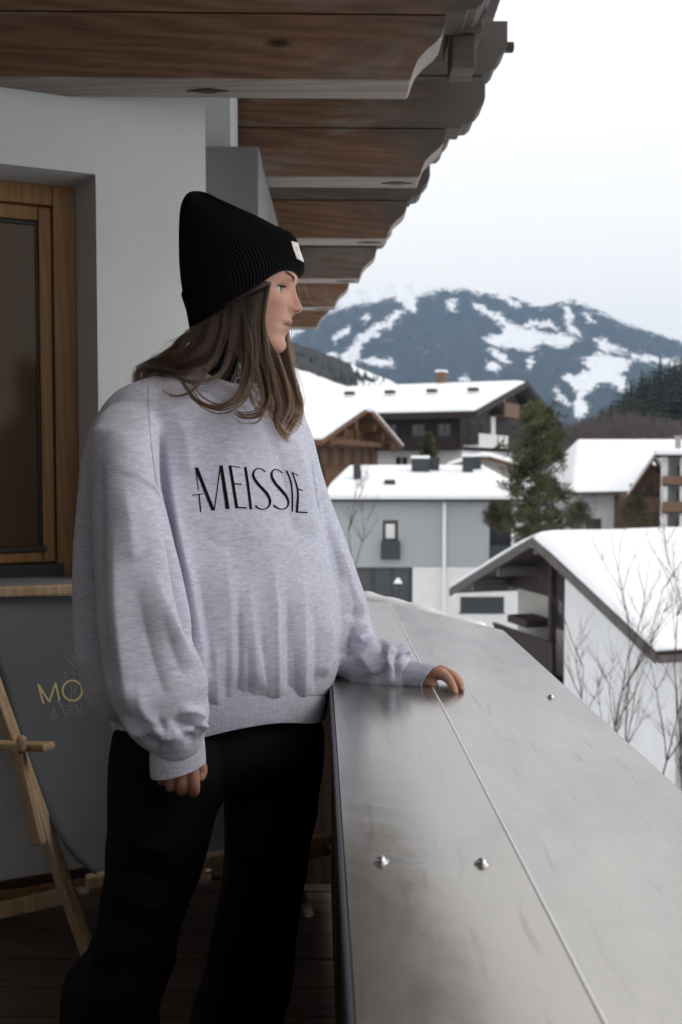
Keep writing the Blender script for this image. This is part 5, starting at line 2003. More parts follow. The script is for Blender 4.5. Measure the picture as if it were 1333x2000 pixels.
def nail(cx_, cy_, rx_, ry_, rot):
    v = []
    for k in range(4):
        for i in range(12):
            a = 6.283 * i / 12
            x, y = rx_ * (k + 0.01) / 3 * math.cos(a), ry_ * (k + 0.01) / 3 * math.sin(a)
            p = hit(bvh_skin, cx_ + x * math.cos(rot) - y * math.sin(rot), cy_ + x * math.sin(rot) + y * math.cos(rot), 0.0005 if k < 3 else 0.0)
            if p is None:
                return
            v.append(p)
    MB().add(v, grid_faces(4, 12, True)).build('nail', M_NAIL, PERSON, smooth=True)


nail(846.5, 1336.5, 5.2, 4.2, 0.2)
nail(888.5, 1350, 2.6, 4.6, -0.4)
nail(902.5, 1344.5, 2.4, 4.0, -0.5)
nail(393.5, 1514.5, 3.0, 4.0, 0.1)


# ------------------------------------------------ sweatshirt
def ring_loft(rows, Yc, theta, n=64, expo=0.92, tilt=None, zpx=400):
    """rows: (py, x left px, x right px, half depth, Y offset). Closed solid."""
    v = []
    c, s_ = math.cos(theta), math.sin(theta)
    for py, xl, xr, b, yo in rows:
        Y0 = Yc + yo
        z = P(zpx, py, Y0).z
        w_ = (xr - xl) / 2 / F * Y0
        a = math.sqrt(max(w_ * w_ - (b * s_) ** 2, (0.35 * w_) ** 2)) / c
        ring = []
        for i in range(n):
            ph = 2 * math.pi * i / n
            u = a * math.copysign(abs(math.cos(ph)) ** expo, math.cos(ph))
            q = b * math.copysign(abs(math.sin(ph)) ** expo, math.sin(ph))
            ring.append((u * c - q * s_, u * s_ + q * c))
        xs = [r_[0] for r_ in ring]
        i0, i1 = xs.index(min(xs)), xs.index(max(xs))
        Xl = (xl - 666.5) / F * (Y0 + ring[i0][1])
        Xr = (xr - 666.5) / F * (Y0 + ring[i1][1])
        for x, y in ring:
            X = Xl + (Xr - Xl) * (x - xs[i0]) / (xs[i1] - xs[i0])
            dz = 0.0
            if tilt:
                dz = tilt(py, (X / (Y0 + y)) * F + 666.5)
            v.append(Vector((X, Y0 + y, z + dz)))
    m = len(rows)
    f = grid_faces(m, n, True)
    f.append(tuple(range(n))[::-1])
    f.append(tuple((m - 1) * n + i for i in range(n)))
    return v, f


def dense(rows, k):
    return [tuple(r_) for r_ in catmull(rows, k)]


YT = 1.85
TH_ = R(30)
torso = [(722, 345, 505, .055, .01), (735, 318, 522, .065, .01), (747, 282, 552, .080, .01), (762, 245, 570, .095, .005), (780, 222, 586, .108, 0), (805, 202, 594, .122, 0), (850, 178, 602, .138, 0), (900, 163, 606, .148, 0),
         (950, 155, 612, .155, 0), (1000, 150, 621, .158, 0), (1050, 147, 634, .160, 0), (1100, 145, 646, .163, 0), (1150, 145, 657, .166, 0), (1200, 146, 664, .168, 0),
         (1250, 149, 667, .168, 0), (1290, 158, 664, .165, 0), (1318, 171, 657, .158, 0), (1338, 190, 648, .150, 0), (1350, 208, 640, .142, 0), (1358, 225, 628, .13, 0)]


def hem_tilt(py, px):
    k = max(0.0, min(1.0, (py - 1050) / 300)) ** 1.3
    return k * interp(px, [150, 215, 300, 430, 500, 565, 640], [-0.030, -0.026, -0.008, 0.014, 0.018, 0.014, -0.016])


SW = MB()
SW.add(*ring_loft(dense(torso, 4), YT, TH_, 72, 0.92, hem_tilt))
near_sl = [(786, 232, 296, .040, .130), (806, 208, 308, .062, .088), (830, 192, 314, .076, .048), (856, 184, 312, .084, .02), (950, 183, 314, .086, .0), (1050, 184, 336, .088, -.01), (1120, 186, 350, .090, -.015), (1200, 190, 365, .092, -.02),
           (1290, 199, 376, .090, -.025), (1340, 207, 394, .086, -.03), (1380, 222, 405, .080, -.03), (1410, 243, 404, .070, -.035), (1436, 268, 398, .058, -.035), (1456, 293, 394, .047, -.035), (1472, 305, 388, .040, -.035)]
SW.add(*ring_loft(dense(near_sl, 4), 1.632, R(12), 56, 0.95, lambda py, px: 0.0 if py < 1380 else (px - 345) / 100 * 0.013 * min(1, (py - 1380) / 60), zpx=300))


def sweep(mb, pts, rad, n=28, k=6):
    c = catmull([(*P(*q[:3]), *r_) for q, r_ in zip(pts, rad)], k)
    fr = frames([Vector(q[:3]) for q in c])
    v = []
    for (p, u, w_, d), q in zip(fr, c):
        for i in range(n):
            t = 2 * math.pi * i / n
            v.append(p + u * math.cos(t) * q[3] + w_ * math.sin(t) * q[4])
    m = len(c)
    mb.add(v, grid_faces(m, n, True) + [tuple(range(n))[::-1], tuple((m - 1) * n + i for i in range(n))])


sweep(SW, [(520, 800, 1.92), (538, 850, 1.95), (562, 950, 1.98), (606, 1080, 2.0), (637, 1170, 2.0), (664, 1238, 1.985), (700, 1284, 1.955), (738, 1296, 1.925), (766, 1305, 1.905), (786, 1316, 1.893), (800, 1319, 1.888)],
      [(.045, .05), (.066, .072), (.071, .078), (.075, .082), (.078, .080), (.070, .070), (.054, .056), (.052, .050), (.052, .048), (.040, .038), (.026, .026)])
sm = remesh(SW.mesh('sweatshirt'), 0.0031, 4, 0.6)
sm.name = 'sweatshirt'

# folds: polylines in the photo; ridge (+) or groove (-), height in metres, width in pixels, applied to the cloth facing the camera
FOLDS = [
    # sleeve of the near arm
    ([(222, 1000), (228, 1117), (236, 1220), (250, 1330), (262, 1400)], .010, 26), ([(196, 960), (200, 1100), (208, 1240), (222, 1350)], -.006, 14),
    ([(290, 1080), (318, 1180), (352, 1260), (385, 1330), (404, 1375)], .010, 26), ([(262, 1120), (285, 1230), (310, 1320), (330, 1370)], -.004, 24),
    ([(310, 1190), (335, 1270), (358, 1330)], -.005, 16), ([(240, 930), (255, 1020), (262, 1100)], .004, 22),
    ([(200, 850), (196, 950), (190, 1080), (190, 1200)], -.006, 12), ([(270, 1330), (282, 1385), (312, 1420)], .006, 16), ([(345, 1395), (372, 1388), (398, 1402)], .008, 11),
    ([(330, 1402), (352, 1412), (392, 1424)], -.009, 9), ([(292, 1420), (330, 1436), (350, 1424)], .008, 11), ([(262, 1430), (290, 1446), (318, 1448)], -.007, 9), ([(352, 1430), (380, 1420), (400, 1412)], .009, 10),
    ([(305, 1395), (318, 1420), (322, 1440)], -.005, 8), ([(240, 1395), (262, 1425), (285, 1440)], .005, 12), ([(362, 1436), (382, 1440)], -.006, 7),
    # body
    ([(302, 780), (312, 860), (320, 950), (336, 1050), (352, 1150), (366, 1240), (366, 1290)], -.022, 8), ([(326, 860), (336, 960), (352, 1060), (376, 1160), (394, 1270), (400, 1340)], .011, 22),
    ([(382, 1080), (398, 1200), (415, 1330)], -.006, 18), ([(436, 1040), (448, 1180), (452, 1340)], .004, 26), ([(463, 1140), (466, 1260), (469, 1390)], -.0045, 9), ([(486, 1110), (492, 1240), (500, 1350)], .0045, 24),
    ([(528, 1040), (536, 1180), (542, 1385)], .0065, 19), ([(506, 1200), (514, 1300), (522, 1375)], -.0026, 9), ([(560, 1120), (563, 1240), (567, 1375)], -.0045, 14), ([(588, 1080), (592, 1200), (592, 1375)], .0065, 18),
    ([(612, 1150), (618, 1240), (616, 1360)], -.004, 13), ([(640, 1170), (642, 1260), (630, 1325)], .006, 16), ([(560, 810), (580, 880), (598, 960), (618, 1050)], .008, 26), ([(530, 830), (548, 900), (565, 980), (580, 1060)], -.0045, 22),
    ([(340, 800), (360, 850), (372, 930)], .005, 24), ([(440, 830), (446, 1000)], .002, 30), ([(492, 1220), (508, 1310), (530, 1375)], .0026, 11), ([(418, 1230), (426, 1390)], .0028, 14), ([(398, 1250), (412, 1400)], -.0026, 9),
    ([(438, 1230), (444, 1385)], -.0020, 9), ([(480, 1230), (486, 1380)], -.0020, 9), ([(551, 1230), (554, 1365)], .0022, 10), ([(573, 1240), (578, 1362)], -.0022, 9), ([(602, 1240), (607, 1355)], .0022, 9),
    ([(370, 1020), (420, 1060), (470, 1070)], -.002, 26), ([(575, 1010), (520, 1050), (470, 1040)], .002, 24),
    # left edge strip of the body behind the sleeve
    ([(172, 900), (160, 1050), (158, 1200), (170, 1340)], .006, 14),
    # sleeve of the far arm
    ([(640, 1000), (668, 1090), (698, 1170), (716, 1205)], .007, 18), ([(622, 950), (648, 1060), (672, 1150)], -.005, 14), ([(716, 1190), (700, 1215), (684, 1245), (675, 1290)], -.013, 10), ([(722, 1215), (712, 1232), (700, 1256)], .008, 12),
    ([(668, 1100), (690, 1170), (694, 1215)], -.006, 14), ([(694, 1300), (720, 1270), (745, 1250)], .007, 14), ([(700, 1330), (738, 1320), (765, 1300)], -.006, 10), ([(726, 1240), (745, 1262), (756, 1290)], -.009, 8),
    ([(752, 1330), (760, 1300), (758, 1276), (770, 1262)], .010, 8), ([(766, 1338), (774, 1312), (772, 1290), (784, 1272)], -.010, 7), ([(776, 1262), (796, 1256), (812, 1268)], .007, 12), ([(690, 1270), (715, 1290), (735, 1318)], .005, 12),
    ([(785, 1284), (803, 1278), (815, 1282)], -.006, 6), ([(674, 1318), (705, 1340), (742, 1345)], .005, 9),
]


def apply_folds(me, folds, gain=1.0, noise_amp=0.0016, seed=0.0, pit=None):
    V, N = vget(me), nget(me)
    pix = proj(V)
    ray = V - np.array([0, 0, ZC])
    ray /= np.linalg.norm(ray, axis=1)[:, None]
    facing = np.clip(-(N * ray).sum(1) * 2.2 + 0.15, 0, 1)
    disp = np.zeros(len(V))
    for poly, amp, wd in folds:
        bx = np.array(poly)
        k = np.where((pix[:, 0] > bx[:, 0].min() - 3 * wd) & (pix[:, 0] < bx[:, 0].max() + 3 * wd) & (pix[:, 1] > bx[:, 1].min() - 3 * wd) & (pix[:, 1] < bx[:, 1].max() + 3 * wd))[0]
        if len(k) == 0:
            continue
        pl = [tuple(q) for q in catmull(poly, 5)] if len(poly) > 2 else poly
        d, t, sg = seg_dist(pix[k], pl)
        tp = np.clip(np.minimum(t * 2.1, (1 - t) * 5.5 + 0.15), 0, 1)
        tp = tp * tp * (3 - 2 * tp)
        # one flank steeper than the other, as cloth folds are
        ww = wd * (1 + 0.28 * sg)
        disp[k] += gain * amp * np.exp(-(d / ww) ** 1.25) * tp
    disp *= facing
    nz = vnoise(V, 9, 9, 3.2, seed) * noise_amp * 2.2 + vnoise(V, 22, 22, 13, seed + 3) * noise_amp
    V2 = V + N * (disp + nz)[:, None]
    vset(me, V2)


apply_folds(sm, FOLDS, 1.75)
# light smoothing that keeps the folds
tmp = bpy.data.objects.new('smooth_tmp', sm)
COL.objects.link(tmp)
md = tmp.modifiers.new('s', 'SMOOTH')
md.factor = 0.4
md.iterations = 1
dg = bpy.context.evaluated_depsgraph_get()
sm2 = bpy.data.meshes.new_from_object(tmp.evaluated_get(dg))
bpy.data.objects.remove(tmp)
sm2.name = 'sweatshirt'


def jersey(name, ribs=False):
    m = Mat(name, (0.5, 0.5, 0.53), 0.95, spec=0.1, sheen=0.25)
    st = m.noise(1.0, m.co((120, 120, 700)), 4, 0.7, 0.3)
    st2 = m.noise(1.0, m.co((48, 48, 230)), 4, 0.7)
    fine = m.noise(1400, m.co(), 2)
    f = m.mix(0.30, m.mix(0.5, st, st2), fine)
    m.color(m.ramp(f, [(0.34, (0.29, 0.297, 0.375)), (0.5, (0.50, 0.508, 0.60)), (0.66, (0.69, 0.698, 0.79))]))
    m.bump(fine, 0.35, 0.0006)
    m.bump(st, 0.12, 0.0006)
    return m.m


M_JERSEY = jersey('melange_jersey')
sweat = link('sweatshirt', sm2, M_JERSEY, PERSON, smooth=True)
Vs = vget(sm2)
fs = [tuple(p.vertices) for p in sm2.polygons]
bvh_sw = BVHTree.FromPolygons([Vector(q) for q in Vs], fs)


def rib_tube(name, rings, nrib, amp, m, parent, sub=4, open_in=0.006):
    """ribbed band: rings = list of functions-evaluated closed loops (each a list of Vector, same count), outside then turned in."""
    pass


def rib_band(name, centers, parent, m=M_JERSEY, nrib=90, amp=0.0011, wall=0.004):
    """knitted rib band. centers: list of (centre, axis u*ru, axis w*rw) from top to bottom."""
    n = nrib * 4
    v = []
    k = len(centers)

    def ring(c, U, Wv, grow, ribs):
        for i in range(n):
            t = 2 * math.pi * i / n
            d = U * math.cos(t) + Wv * math.sin(t)
            g = 1 + (grow + (amp * (0.5 + 0.5 * math.cos(2 * math.pi * (i % 4) / 4)) if ribs else 0)) / max(d.length, 1e-5)
            v.append(c + d * g)
    for c, U, Wv in centers:
        ring(c, U, Wv, 0, True)
    for c, U, Wv in reversed(centers):
        ring(c, U, Wv, -wall, False)
    m_ = 2 * k
    f = grid_faces(m_, n, True)
    f += [((m_ - 1) * n + i, (m_ - 1) * n + (i + 1) % n, (i + 1) % n, i) for i in range(n)]
    return MB().add(v, f).build(name, m, parent, smooth=True)


def resample(cs, k):
    """smooth the list of (centre, U, W) into more rings."""
    A = [tuple(c) + tuple(U) + tuple(W_) for c, U, W_ in cs]
    c = catmull(A, k)
    return [(Vector(q[0:3]), Vector(q[3:6]), Vector(q[6:9])) for q in c]


# hem band
rows_h = [(1308, 214, 636, .135), (1330, 205, 642, .144), (1352, 205, 643, .145), (1375, 211, 640.5, .144), (1396, 214, 637.5, .143), (1402, 214.5, 637, .1425)]
cs = []
for py, xl, xr, b in rows_h:
    w_ = (xr - xl) / 2 / F * YT
    c_, s_ = math.cos(TH_), math.sin(TH_)
    a = math.sqrt(w_ * w_ - (b * s_) ** 2) / c_
    Xl = (xl - 666.5) / F * (YT - 0.10)
    Xr = (xr - 666.5) / F * (YT + 0.10)
    z = P(400, py, YT).z
    cx_ = (Xl + Xr) / 2
    px0 = cx_ / YT * F + 666.5
    cz = z
    wxs = (Xr - Xl) / 2
    sc = wxs / w_
    U = Vector((a * c_ * sc, a * s_, 0))
    Wv = Vector((-b * s_ * sc, b * c_, 0))
    cs.append((Vector((cx_, YT, cz)), U, Wv))
hem = rib_band('hem_band', resample(cs, 4), sweat, nrib=470, amp=0.0009)
hv_ = vget(hem.data)
hp_ = proj(hv_)
_hx = np.linspace(120, 700, 117)
_hy = np.interp(_hx, [150, 215, 300, 430, 500, 565, 640], [-0.045, -0.042, -0.014, 0.013, 0.018, 0.014, -0.018])
_k = np.exp(-np.linspace(-2, 2, 29) ** 2)
_hy = np.convolve(np.pad(_hy, 14, mode='edge'), _k / _k.sum(), mode='valid')
hv_[:, 2] += np.interp(hp_[:, 0], _hx, _hy)
vset(hem.data, hv_)
# cuffs
cs = []
for py, xl, xr, dz in ((1440, 297, 395, 0.008), (1452, 296, 397, .008), (1475, 295, 399, .0085), (1497, 296, 400.5, .009), (1503, 297, 400, .009)):
    c_ = P((xl + xr) / 2, py, 1.60)
    r_ = (xr - xl) / 2 / F * 1.60
    cs.append((c_, Vector((r_, 0.012, dz)), Vector((-0.006, 0.040, 0))))
rib_band('cuff', resample(cs, 4), sweat, nrib=140, amp=0.0007)
ax = (P(838, 1323, 1.868) - P(778, 1315, 1.90)).normalized()
upv = Vector((0, 0, 1))
sd_ = ax.cross(upv).normalized()
up2 = sd_.cross(ax).normalized()
cs = []
for t, ru, rs in ((0.0, .0275, .031), (0.35, .0265, .030), (0.7, .0240, .029), (0.97, .0225, .028), (1.0, .0222, .0275)):
    c_ = P(776, 1317, 1.90).lerp(P(840, 1322.5, 1.868), t)
    tl = Vector((0.006, 0, 0)) if t > 0.5 else Vector((0, 0, 0))
    cs.append((c_, up2 * ru + ax * (0.012 * t), sd_ * rs))
rib_band('cuff', resample(cs, 4), sweat, nrib=96, amp=0.0007, wall=0.003)
# collar: a ring band lying round the neck
e1 = (P(514, 790, 1.83) - P(432, 749, 1.84))
e2 = (P(428, 758, 1.765) - P(432, 749, 1.84))
cN = P(432, 749, 1.84)
cs = []
upn = e2.cross(e1).normalized()
if upn.z < 0:
    upn = -upn
for h_, g in ((-0.012, 1.12), (-0.006, 1.085), (0.0, 1.04), (0.005, 0.985), (0.0065, 0.95)):
    cs.append((cN + upn * (h_ + 0.006), e1 * g, e2 * g))
rib_band('collar', resample(cs, 3), sweat, nrib=130, amp=0.0008, wall=0.003)

# seams: shoulder seam, drop-shoulder seam and double stitching
M_SEAM = plain('seam_thread', (0.40, 0.40, 0.46), 0.9, 0, 0.1, 40)
mb = MB()
for pl, w_ in (([(290, 752), (291, 800), (294, 850), (300, 905), (308, 950)], 1.5), ([(196, 922), (215, 916), (245, 922), (280, 936), (300, 950), (312, 968)], 2.0), ([(198, 927), (216, 921.5), (245, 927.5), (280, 941.5), (300, 956)], 1.2),
               ([(620, 985), (630, 975), (640, 968)], 1.4), ([(372, 752), (410, 770), (450, 787), (490, 800), (515, 804)], 1.2), ([(366, 746), (410, 766), (450, 783), (490, 796)], 1.0)):
    stroke(mb, bvh_sw, pl, w_, 0.0007, 8)
mb.build('seam', M_SEAM, sweat)

# printed lettering
M_PRINT = plain('black_print', (0.007, 0.007, 0.008), 0.9, 0, 0.1, 3, 0.08)


def zt(x, y):
    return (360 + x / 5.127, 900 + y / 5.127)


LET = [
    ([(115, 68), (128, 180), (143, 296)], [9, 9, 9], 'h'), ([(120, 66), (205, 282), (291, 497)], [34, 34, 34], 'h'), ([(300, 494), (330, 290), (352, 120), (363, 48)], [10, 10, 11, 12], 'h'), ([(368, 46), (400, 250), (435, 482)], [30, 33, 36], 'h'),
    ([(90, 343), (190, 330)], [7, 7], 'flat'), ([(149, 338), (165, 513)], [11, 12], 'h'), ([(84, 338), (85, 356)], [8, 5], 'h'),
    ([(457, 48), (492, 260), (527, 476)], [26, 28, 28], 'h'), ([(446, 50), (557, 66)], [8, 9], 'flat'), ([(497, 230), (574, 235)], [11, 12], 'flat'), ([(520, 466), (627, 472)], [13, 13], 'flat'),
    ([(611, 62), (640, 260), (668, 486)], [24, 24, 23], 'h'),
    ([(808, 110), (785, 88), (750, 77), (715, 86), (692, 122), (698, 170), (735, 228), (790, 287), (835, 342), (858, 402), (845, 455), (810, 481), (770, 484), (735, 470), (712, 446)], [12, 10, 9, 12, 20, 24, 26, 27, 27, 24, 16, 11, 10, 14, 18], 'flat'),
    ([(982, 124), (960, 102), (925, 87), (892, 93), (874, 126), (880, 172), (915, 232), (965, 288), (1015, 347), (1040, 402), (1038, 447), (1010, 477), (970, 484), (925, 470), (893, 445)], [11, 9, 9, 12, 20, 24, 26, 27, 25, 21, 15, 11, 10, 14, 18], 'flat'),
    ([(1025, 97), (1065, 200), (1082, 330), (1083, 508)], [15, 15, 14, 13], 'h'),
    ([(1079, 112), (1118, 220), (1138, 330), (1128, 515)], [11, 14, 18, 22], 'h'), ([(1075, 114), (1142, 149)], [8, 8], 'flat'), ([(1135, 280), (1185, 297)], [9, 10], 'flat'), ([(1122, 512), (1233, 519)], [12, 12], 'flat'),
]
mb = MB()
for pl, w_, cut in LET:
    stroke(mb, bvh_sw, [zt(*q) for q in pl], [a / 5.127 * 1.08 for a in w_], 0.0009, 10, None, cut)
mb.build('lettering', M_PRINT, sweat)

# ------------------------------------------------ black turtleneck with zip
M_BLACKKNIT = Mat('black_knit', (0.010, 0.010, 0.012), 0.9, spec=0.15, sheen=0.05)
M_BLACKKNIT.bump(M_BLACKKNIT.noise(900, M_BLACKKNIT.co(), 2), 0.4, 0.001)
M_BLACKKNIT = M_BLACKKNIT.m
mb = MB()
sweep(mb, [(438, 668, 1.845), (436, 690, 1.845), (434, 720, 1.845), (432, 760, 1.85), (430, 800, 1.86)], [(.060, .060), (.064, .064), (.066, .065), (.070, .067), (.07, .07)], 48, 6)
tn = mb.build('turtleneck', M_BLACKKNIT, PERSON, smooth=True)
bvh_tn = BVHTree.FromPolygons([Vector(q) for q in mb.v], mb.f)
mb = MB()
zp = catmull([(468, 706), (463, 722), (457, 738), (451, 754), (447, 772)], 9)
for i, q in enumerate(zp):
    for sgn in (-1, 1):
        p = hit(bvh_tn, q[0] + 2.1 * sgn, q[1] + (0.9 if sgn > 0 else 0), 0.0012)
        if p:
            mb.box(p.x - 0.0012, p.x + 0.0012, p.y - 0.0008, p.y + 0.0008, p.z - 0.0005, p.z + 0.0005)
mb.build('zip', M_STEEL, tn)
mb = MB()
p0 = hit(bvh_tn, 466, 716, 0.004)
pr_ = hit(bvh_tn, 464.5, 747, 0.004)
mb.bar(p0 + Vector((0, 0, 0.006)), p0 - Vector((0, 0, 0.003)), 0.006, 0.003)
mb.tube([p0 + Vector((0.0022 * math.cos(a), 0, -0.007 + 0.0045 * math.sin(a))) for a in np.linspace(0, 6.283, 13)], 0.0008, 6, False)
mb.tube([p0 + Vector((0.002 * math.cos(a), 0.001, -0.0145 + 0.004 * math.sin(a))) for a in np.linspace(0, 6.283, 13)], 0.0008, 6, False)
mb.tube([pr_ + Vector((0.0066 * math.cos(a), 0, 0.0090 * math.sin(a))) for a in np.linspace(0, 6.283, 33)], 0.0012, 8, False)
mb.build('zip_pull', M_STEEL, tn, smooth=True)

# ------------------------------------------------ beanie
M_BEANIE = Mat('black_rib_knit', (0.0048, 0.0048, 0.006), 0.95, spec=0.07, sheen=0.05)
M_BEANIE.bump(M_BEANIE.noise(1200, M_BEANIE.co(), 2), 0.35, 0.001)
M_BEANIE = M_BEANIE.m
YB = 1.832


def beanie(name, rows, nrib, amp, parent, m, closed_top, lift=()):
    """rows: (back px,py), (front px,py), lateral half width."""
    c = catmull([(*a, *b, w_) for a, b, w_ in rows], 7)
    n = nrib * 6
    v = []
    for jq, q in enumerate(c):
        A_, B_ = P(q[0], q[1], YB), P(q[2], q[3], YB)
        cen, U = (A_ + B_) / 2, (B_ - A_) / 2
        for i in range(n):
            t = 2 * math.pi * i / n
            ct, st_ = math.cos(t), math.sin(t)
            ex = 0.94
            d = U * math.copysign(abs(ct) ** ex, ct) + Vector((0, 1, 0)) * (q[4] * math.copysign(abs(st_) ** ex, st_))
            g = 1 + amp * math.cos(2 * math.pi * (i % 6) / 6) / max(d.length, 0.02)
            p_ = cen + d * g
            if lift:
                a_ = min(t, 2 * math.pi - t)
                p_.z += interp(jq / 7, range(len(lift)), lift) * math.exp(-((a_ - 0.80) / 0.50) ** 2)
            v.append(p_)
    mm = len(c)
    f = grid_faces(mm, n, True)
    if closed_top:
        f.append(tuple((mm - 1) * n + i for i in range(n)))
    return v, f


crown_rows = [((377, 640), (580, 538), .084), ((364, 596), (566, 490), .088), ((357, 560), (557, 455), .089), ((353, 520), (541, 445), .088), ((352, 470), (508, 428), .082), ((353, 430), (470, 411), .070), ((356, 405), (440, 397), .055), ((364, 386), (415, 384), .036),
              ((374, 377), (398, 378), .016), ((382, 375), (389, 376.5), .004)]
bv, bf = beanie('beanie', crown_rows, 118, 0.0010, PERSON, M_BEANIE, True, (.014, .010, .004, 0, 0, 0, 0, 0, 0, 0))
BE = MB().add(bv, bf).build('beanie', M_BEANIE, PERSON, smooth=True)
cuff_rows = [((379, 636), (578, 534), .080), ((374, 646), (585, 543), .0875), ((371, 634), (594, 528), .0915), ((366, 608), (591, 498), .0935), ((359, 586), (577, 466), .094), ((357, 577), (566, 457), .0925), ((361, 574), (559, 459), .088)]
cv, cf = beanie('cuff', cuff_rows, 118, 0.0012, BE, M_BEANIE, False, (.014, .014, .013, .009, .005, .004, .004))
MB().add(cv, cf).build('folded_cuff', M_BEANIE, BE, smooth=True)
bvh_cuff = BVHTree.FromPolygons(cv, cf)
# woven label on the cuff front
quad = [(568.5, 471), (581, 474), (593, 512), (579.5, 505)]
lab = MB()
nn = 8
pts = []
for j in range(nn):
    for i in range(nn):
        s_, t = i / (nn - 1), j / (nn - 1)
        a = np.array(quad[0]) * (1 - s_) + np.array(quad[1]) * s_
        b = np.array(quad[3]) * (1 - s_) + np.array(quad[2]) * s_
        q = a * (1 - t) + b * t
        p = hit(bvh_cuff, q[0], q[1], 0.0016)
        if p is None:
            p = hit(bvh_cuff, q[0] - 3, q[1], 0.0016)
            if p is not None:
                dlt = P(q[0], q[1], p.y) - p
                p = p + Vector((dlt.x, 0.004, dlt.z)) * 0.9
        pts.append(p)
if all(p is not None for p in pts):
    me = bpy.data.meshes.new('label')
    me.from_pydata(pts, [], grid_faces(nn, nn))
    lb = link('label', me, plain('woven_label', (0.70, 0.68, 0.63), 0.8, 0, 0.04), BE, smooth=True)
    md = lb.modifiers.new('t', 'SOLIDIFY')
    md.thickness = 0.0008
    md.offset = 0
    # faint woven mark
    bvl = BVHTree.FromPolygons(pts, grid_faces(nn, nn))
    mk = MB()
    for pl in ([(577, 479), (579, 486), (581, 492)], [(580, 480), (582, 488), (584.5, 495)], [(577.5, 483), (581.5, 485)], [(583, 498), (586, 503)]):
        stroke(mk, bvl, pl, 0.7, 0.0009, 4)
    if mk.v:
        mk.build('label_print', plain('label_thread', (0.42, 0.40, 0.37), 0.8), BE)

# ------------------------------------------------ hair
def hair_mat():
    m = bpy.data.materials.new('brown_hair')
    m.use_nodes = True
    n, l = m.node_tree.nodes, m.node_tree.links
    n.clear()
    h = n.new('ShaderNodeBsdfHairPrincipled')
    h.parametrization = 'COLOR'
    hi = n.new('ShaderNodeHairInfo')
    r_ = n.new('ShaderNodeValToRGB')
    e = r_.color_ramp.elements
    e[0].position, e[0].color = 0.0, (0.007, 0.004, 0.0026, 1)
    e[1].position, e[1].color = 1.0, (0.050, 0.024, 0.012, 1)
    mx = n.new('ShaderNodeMath')
    mx.operation = 'MULTIPLY_ADD'
    l.new(hi.outputs['Intercept'], mx.inputs[0])
    mx.inputs[1].default_value = 0.55
    m2 = n.new('ShaderNodeMath')
    m2.operation = 'MULTIPLY'
    l.new(hi.outputs['Random'], m2.inputs[0])
    m2.inputs[1].default_value = 0.45
    l.new(m2.outputs[0], mx.inputs[2])
    l.new(mx.outputs[0], r_.inputs[0])
    l.new(r_.outputs[0], h.inputs['Color'])
    h.inputs['Roughness'].default_value = 0.32
    h.inputs['Radial Roughness'].default_value = 0.4
    o_ = n.new('ShaderNodeOutputMaterial')
    l.new(h.outputs[0], o_.inputs['Surface'])
    return m


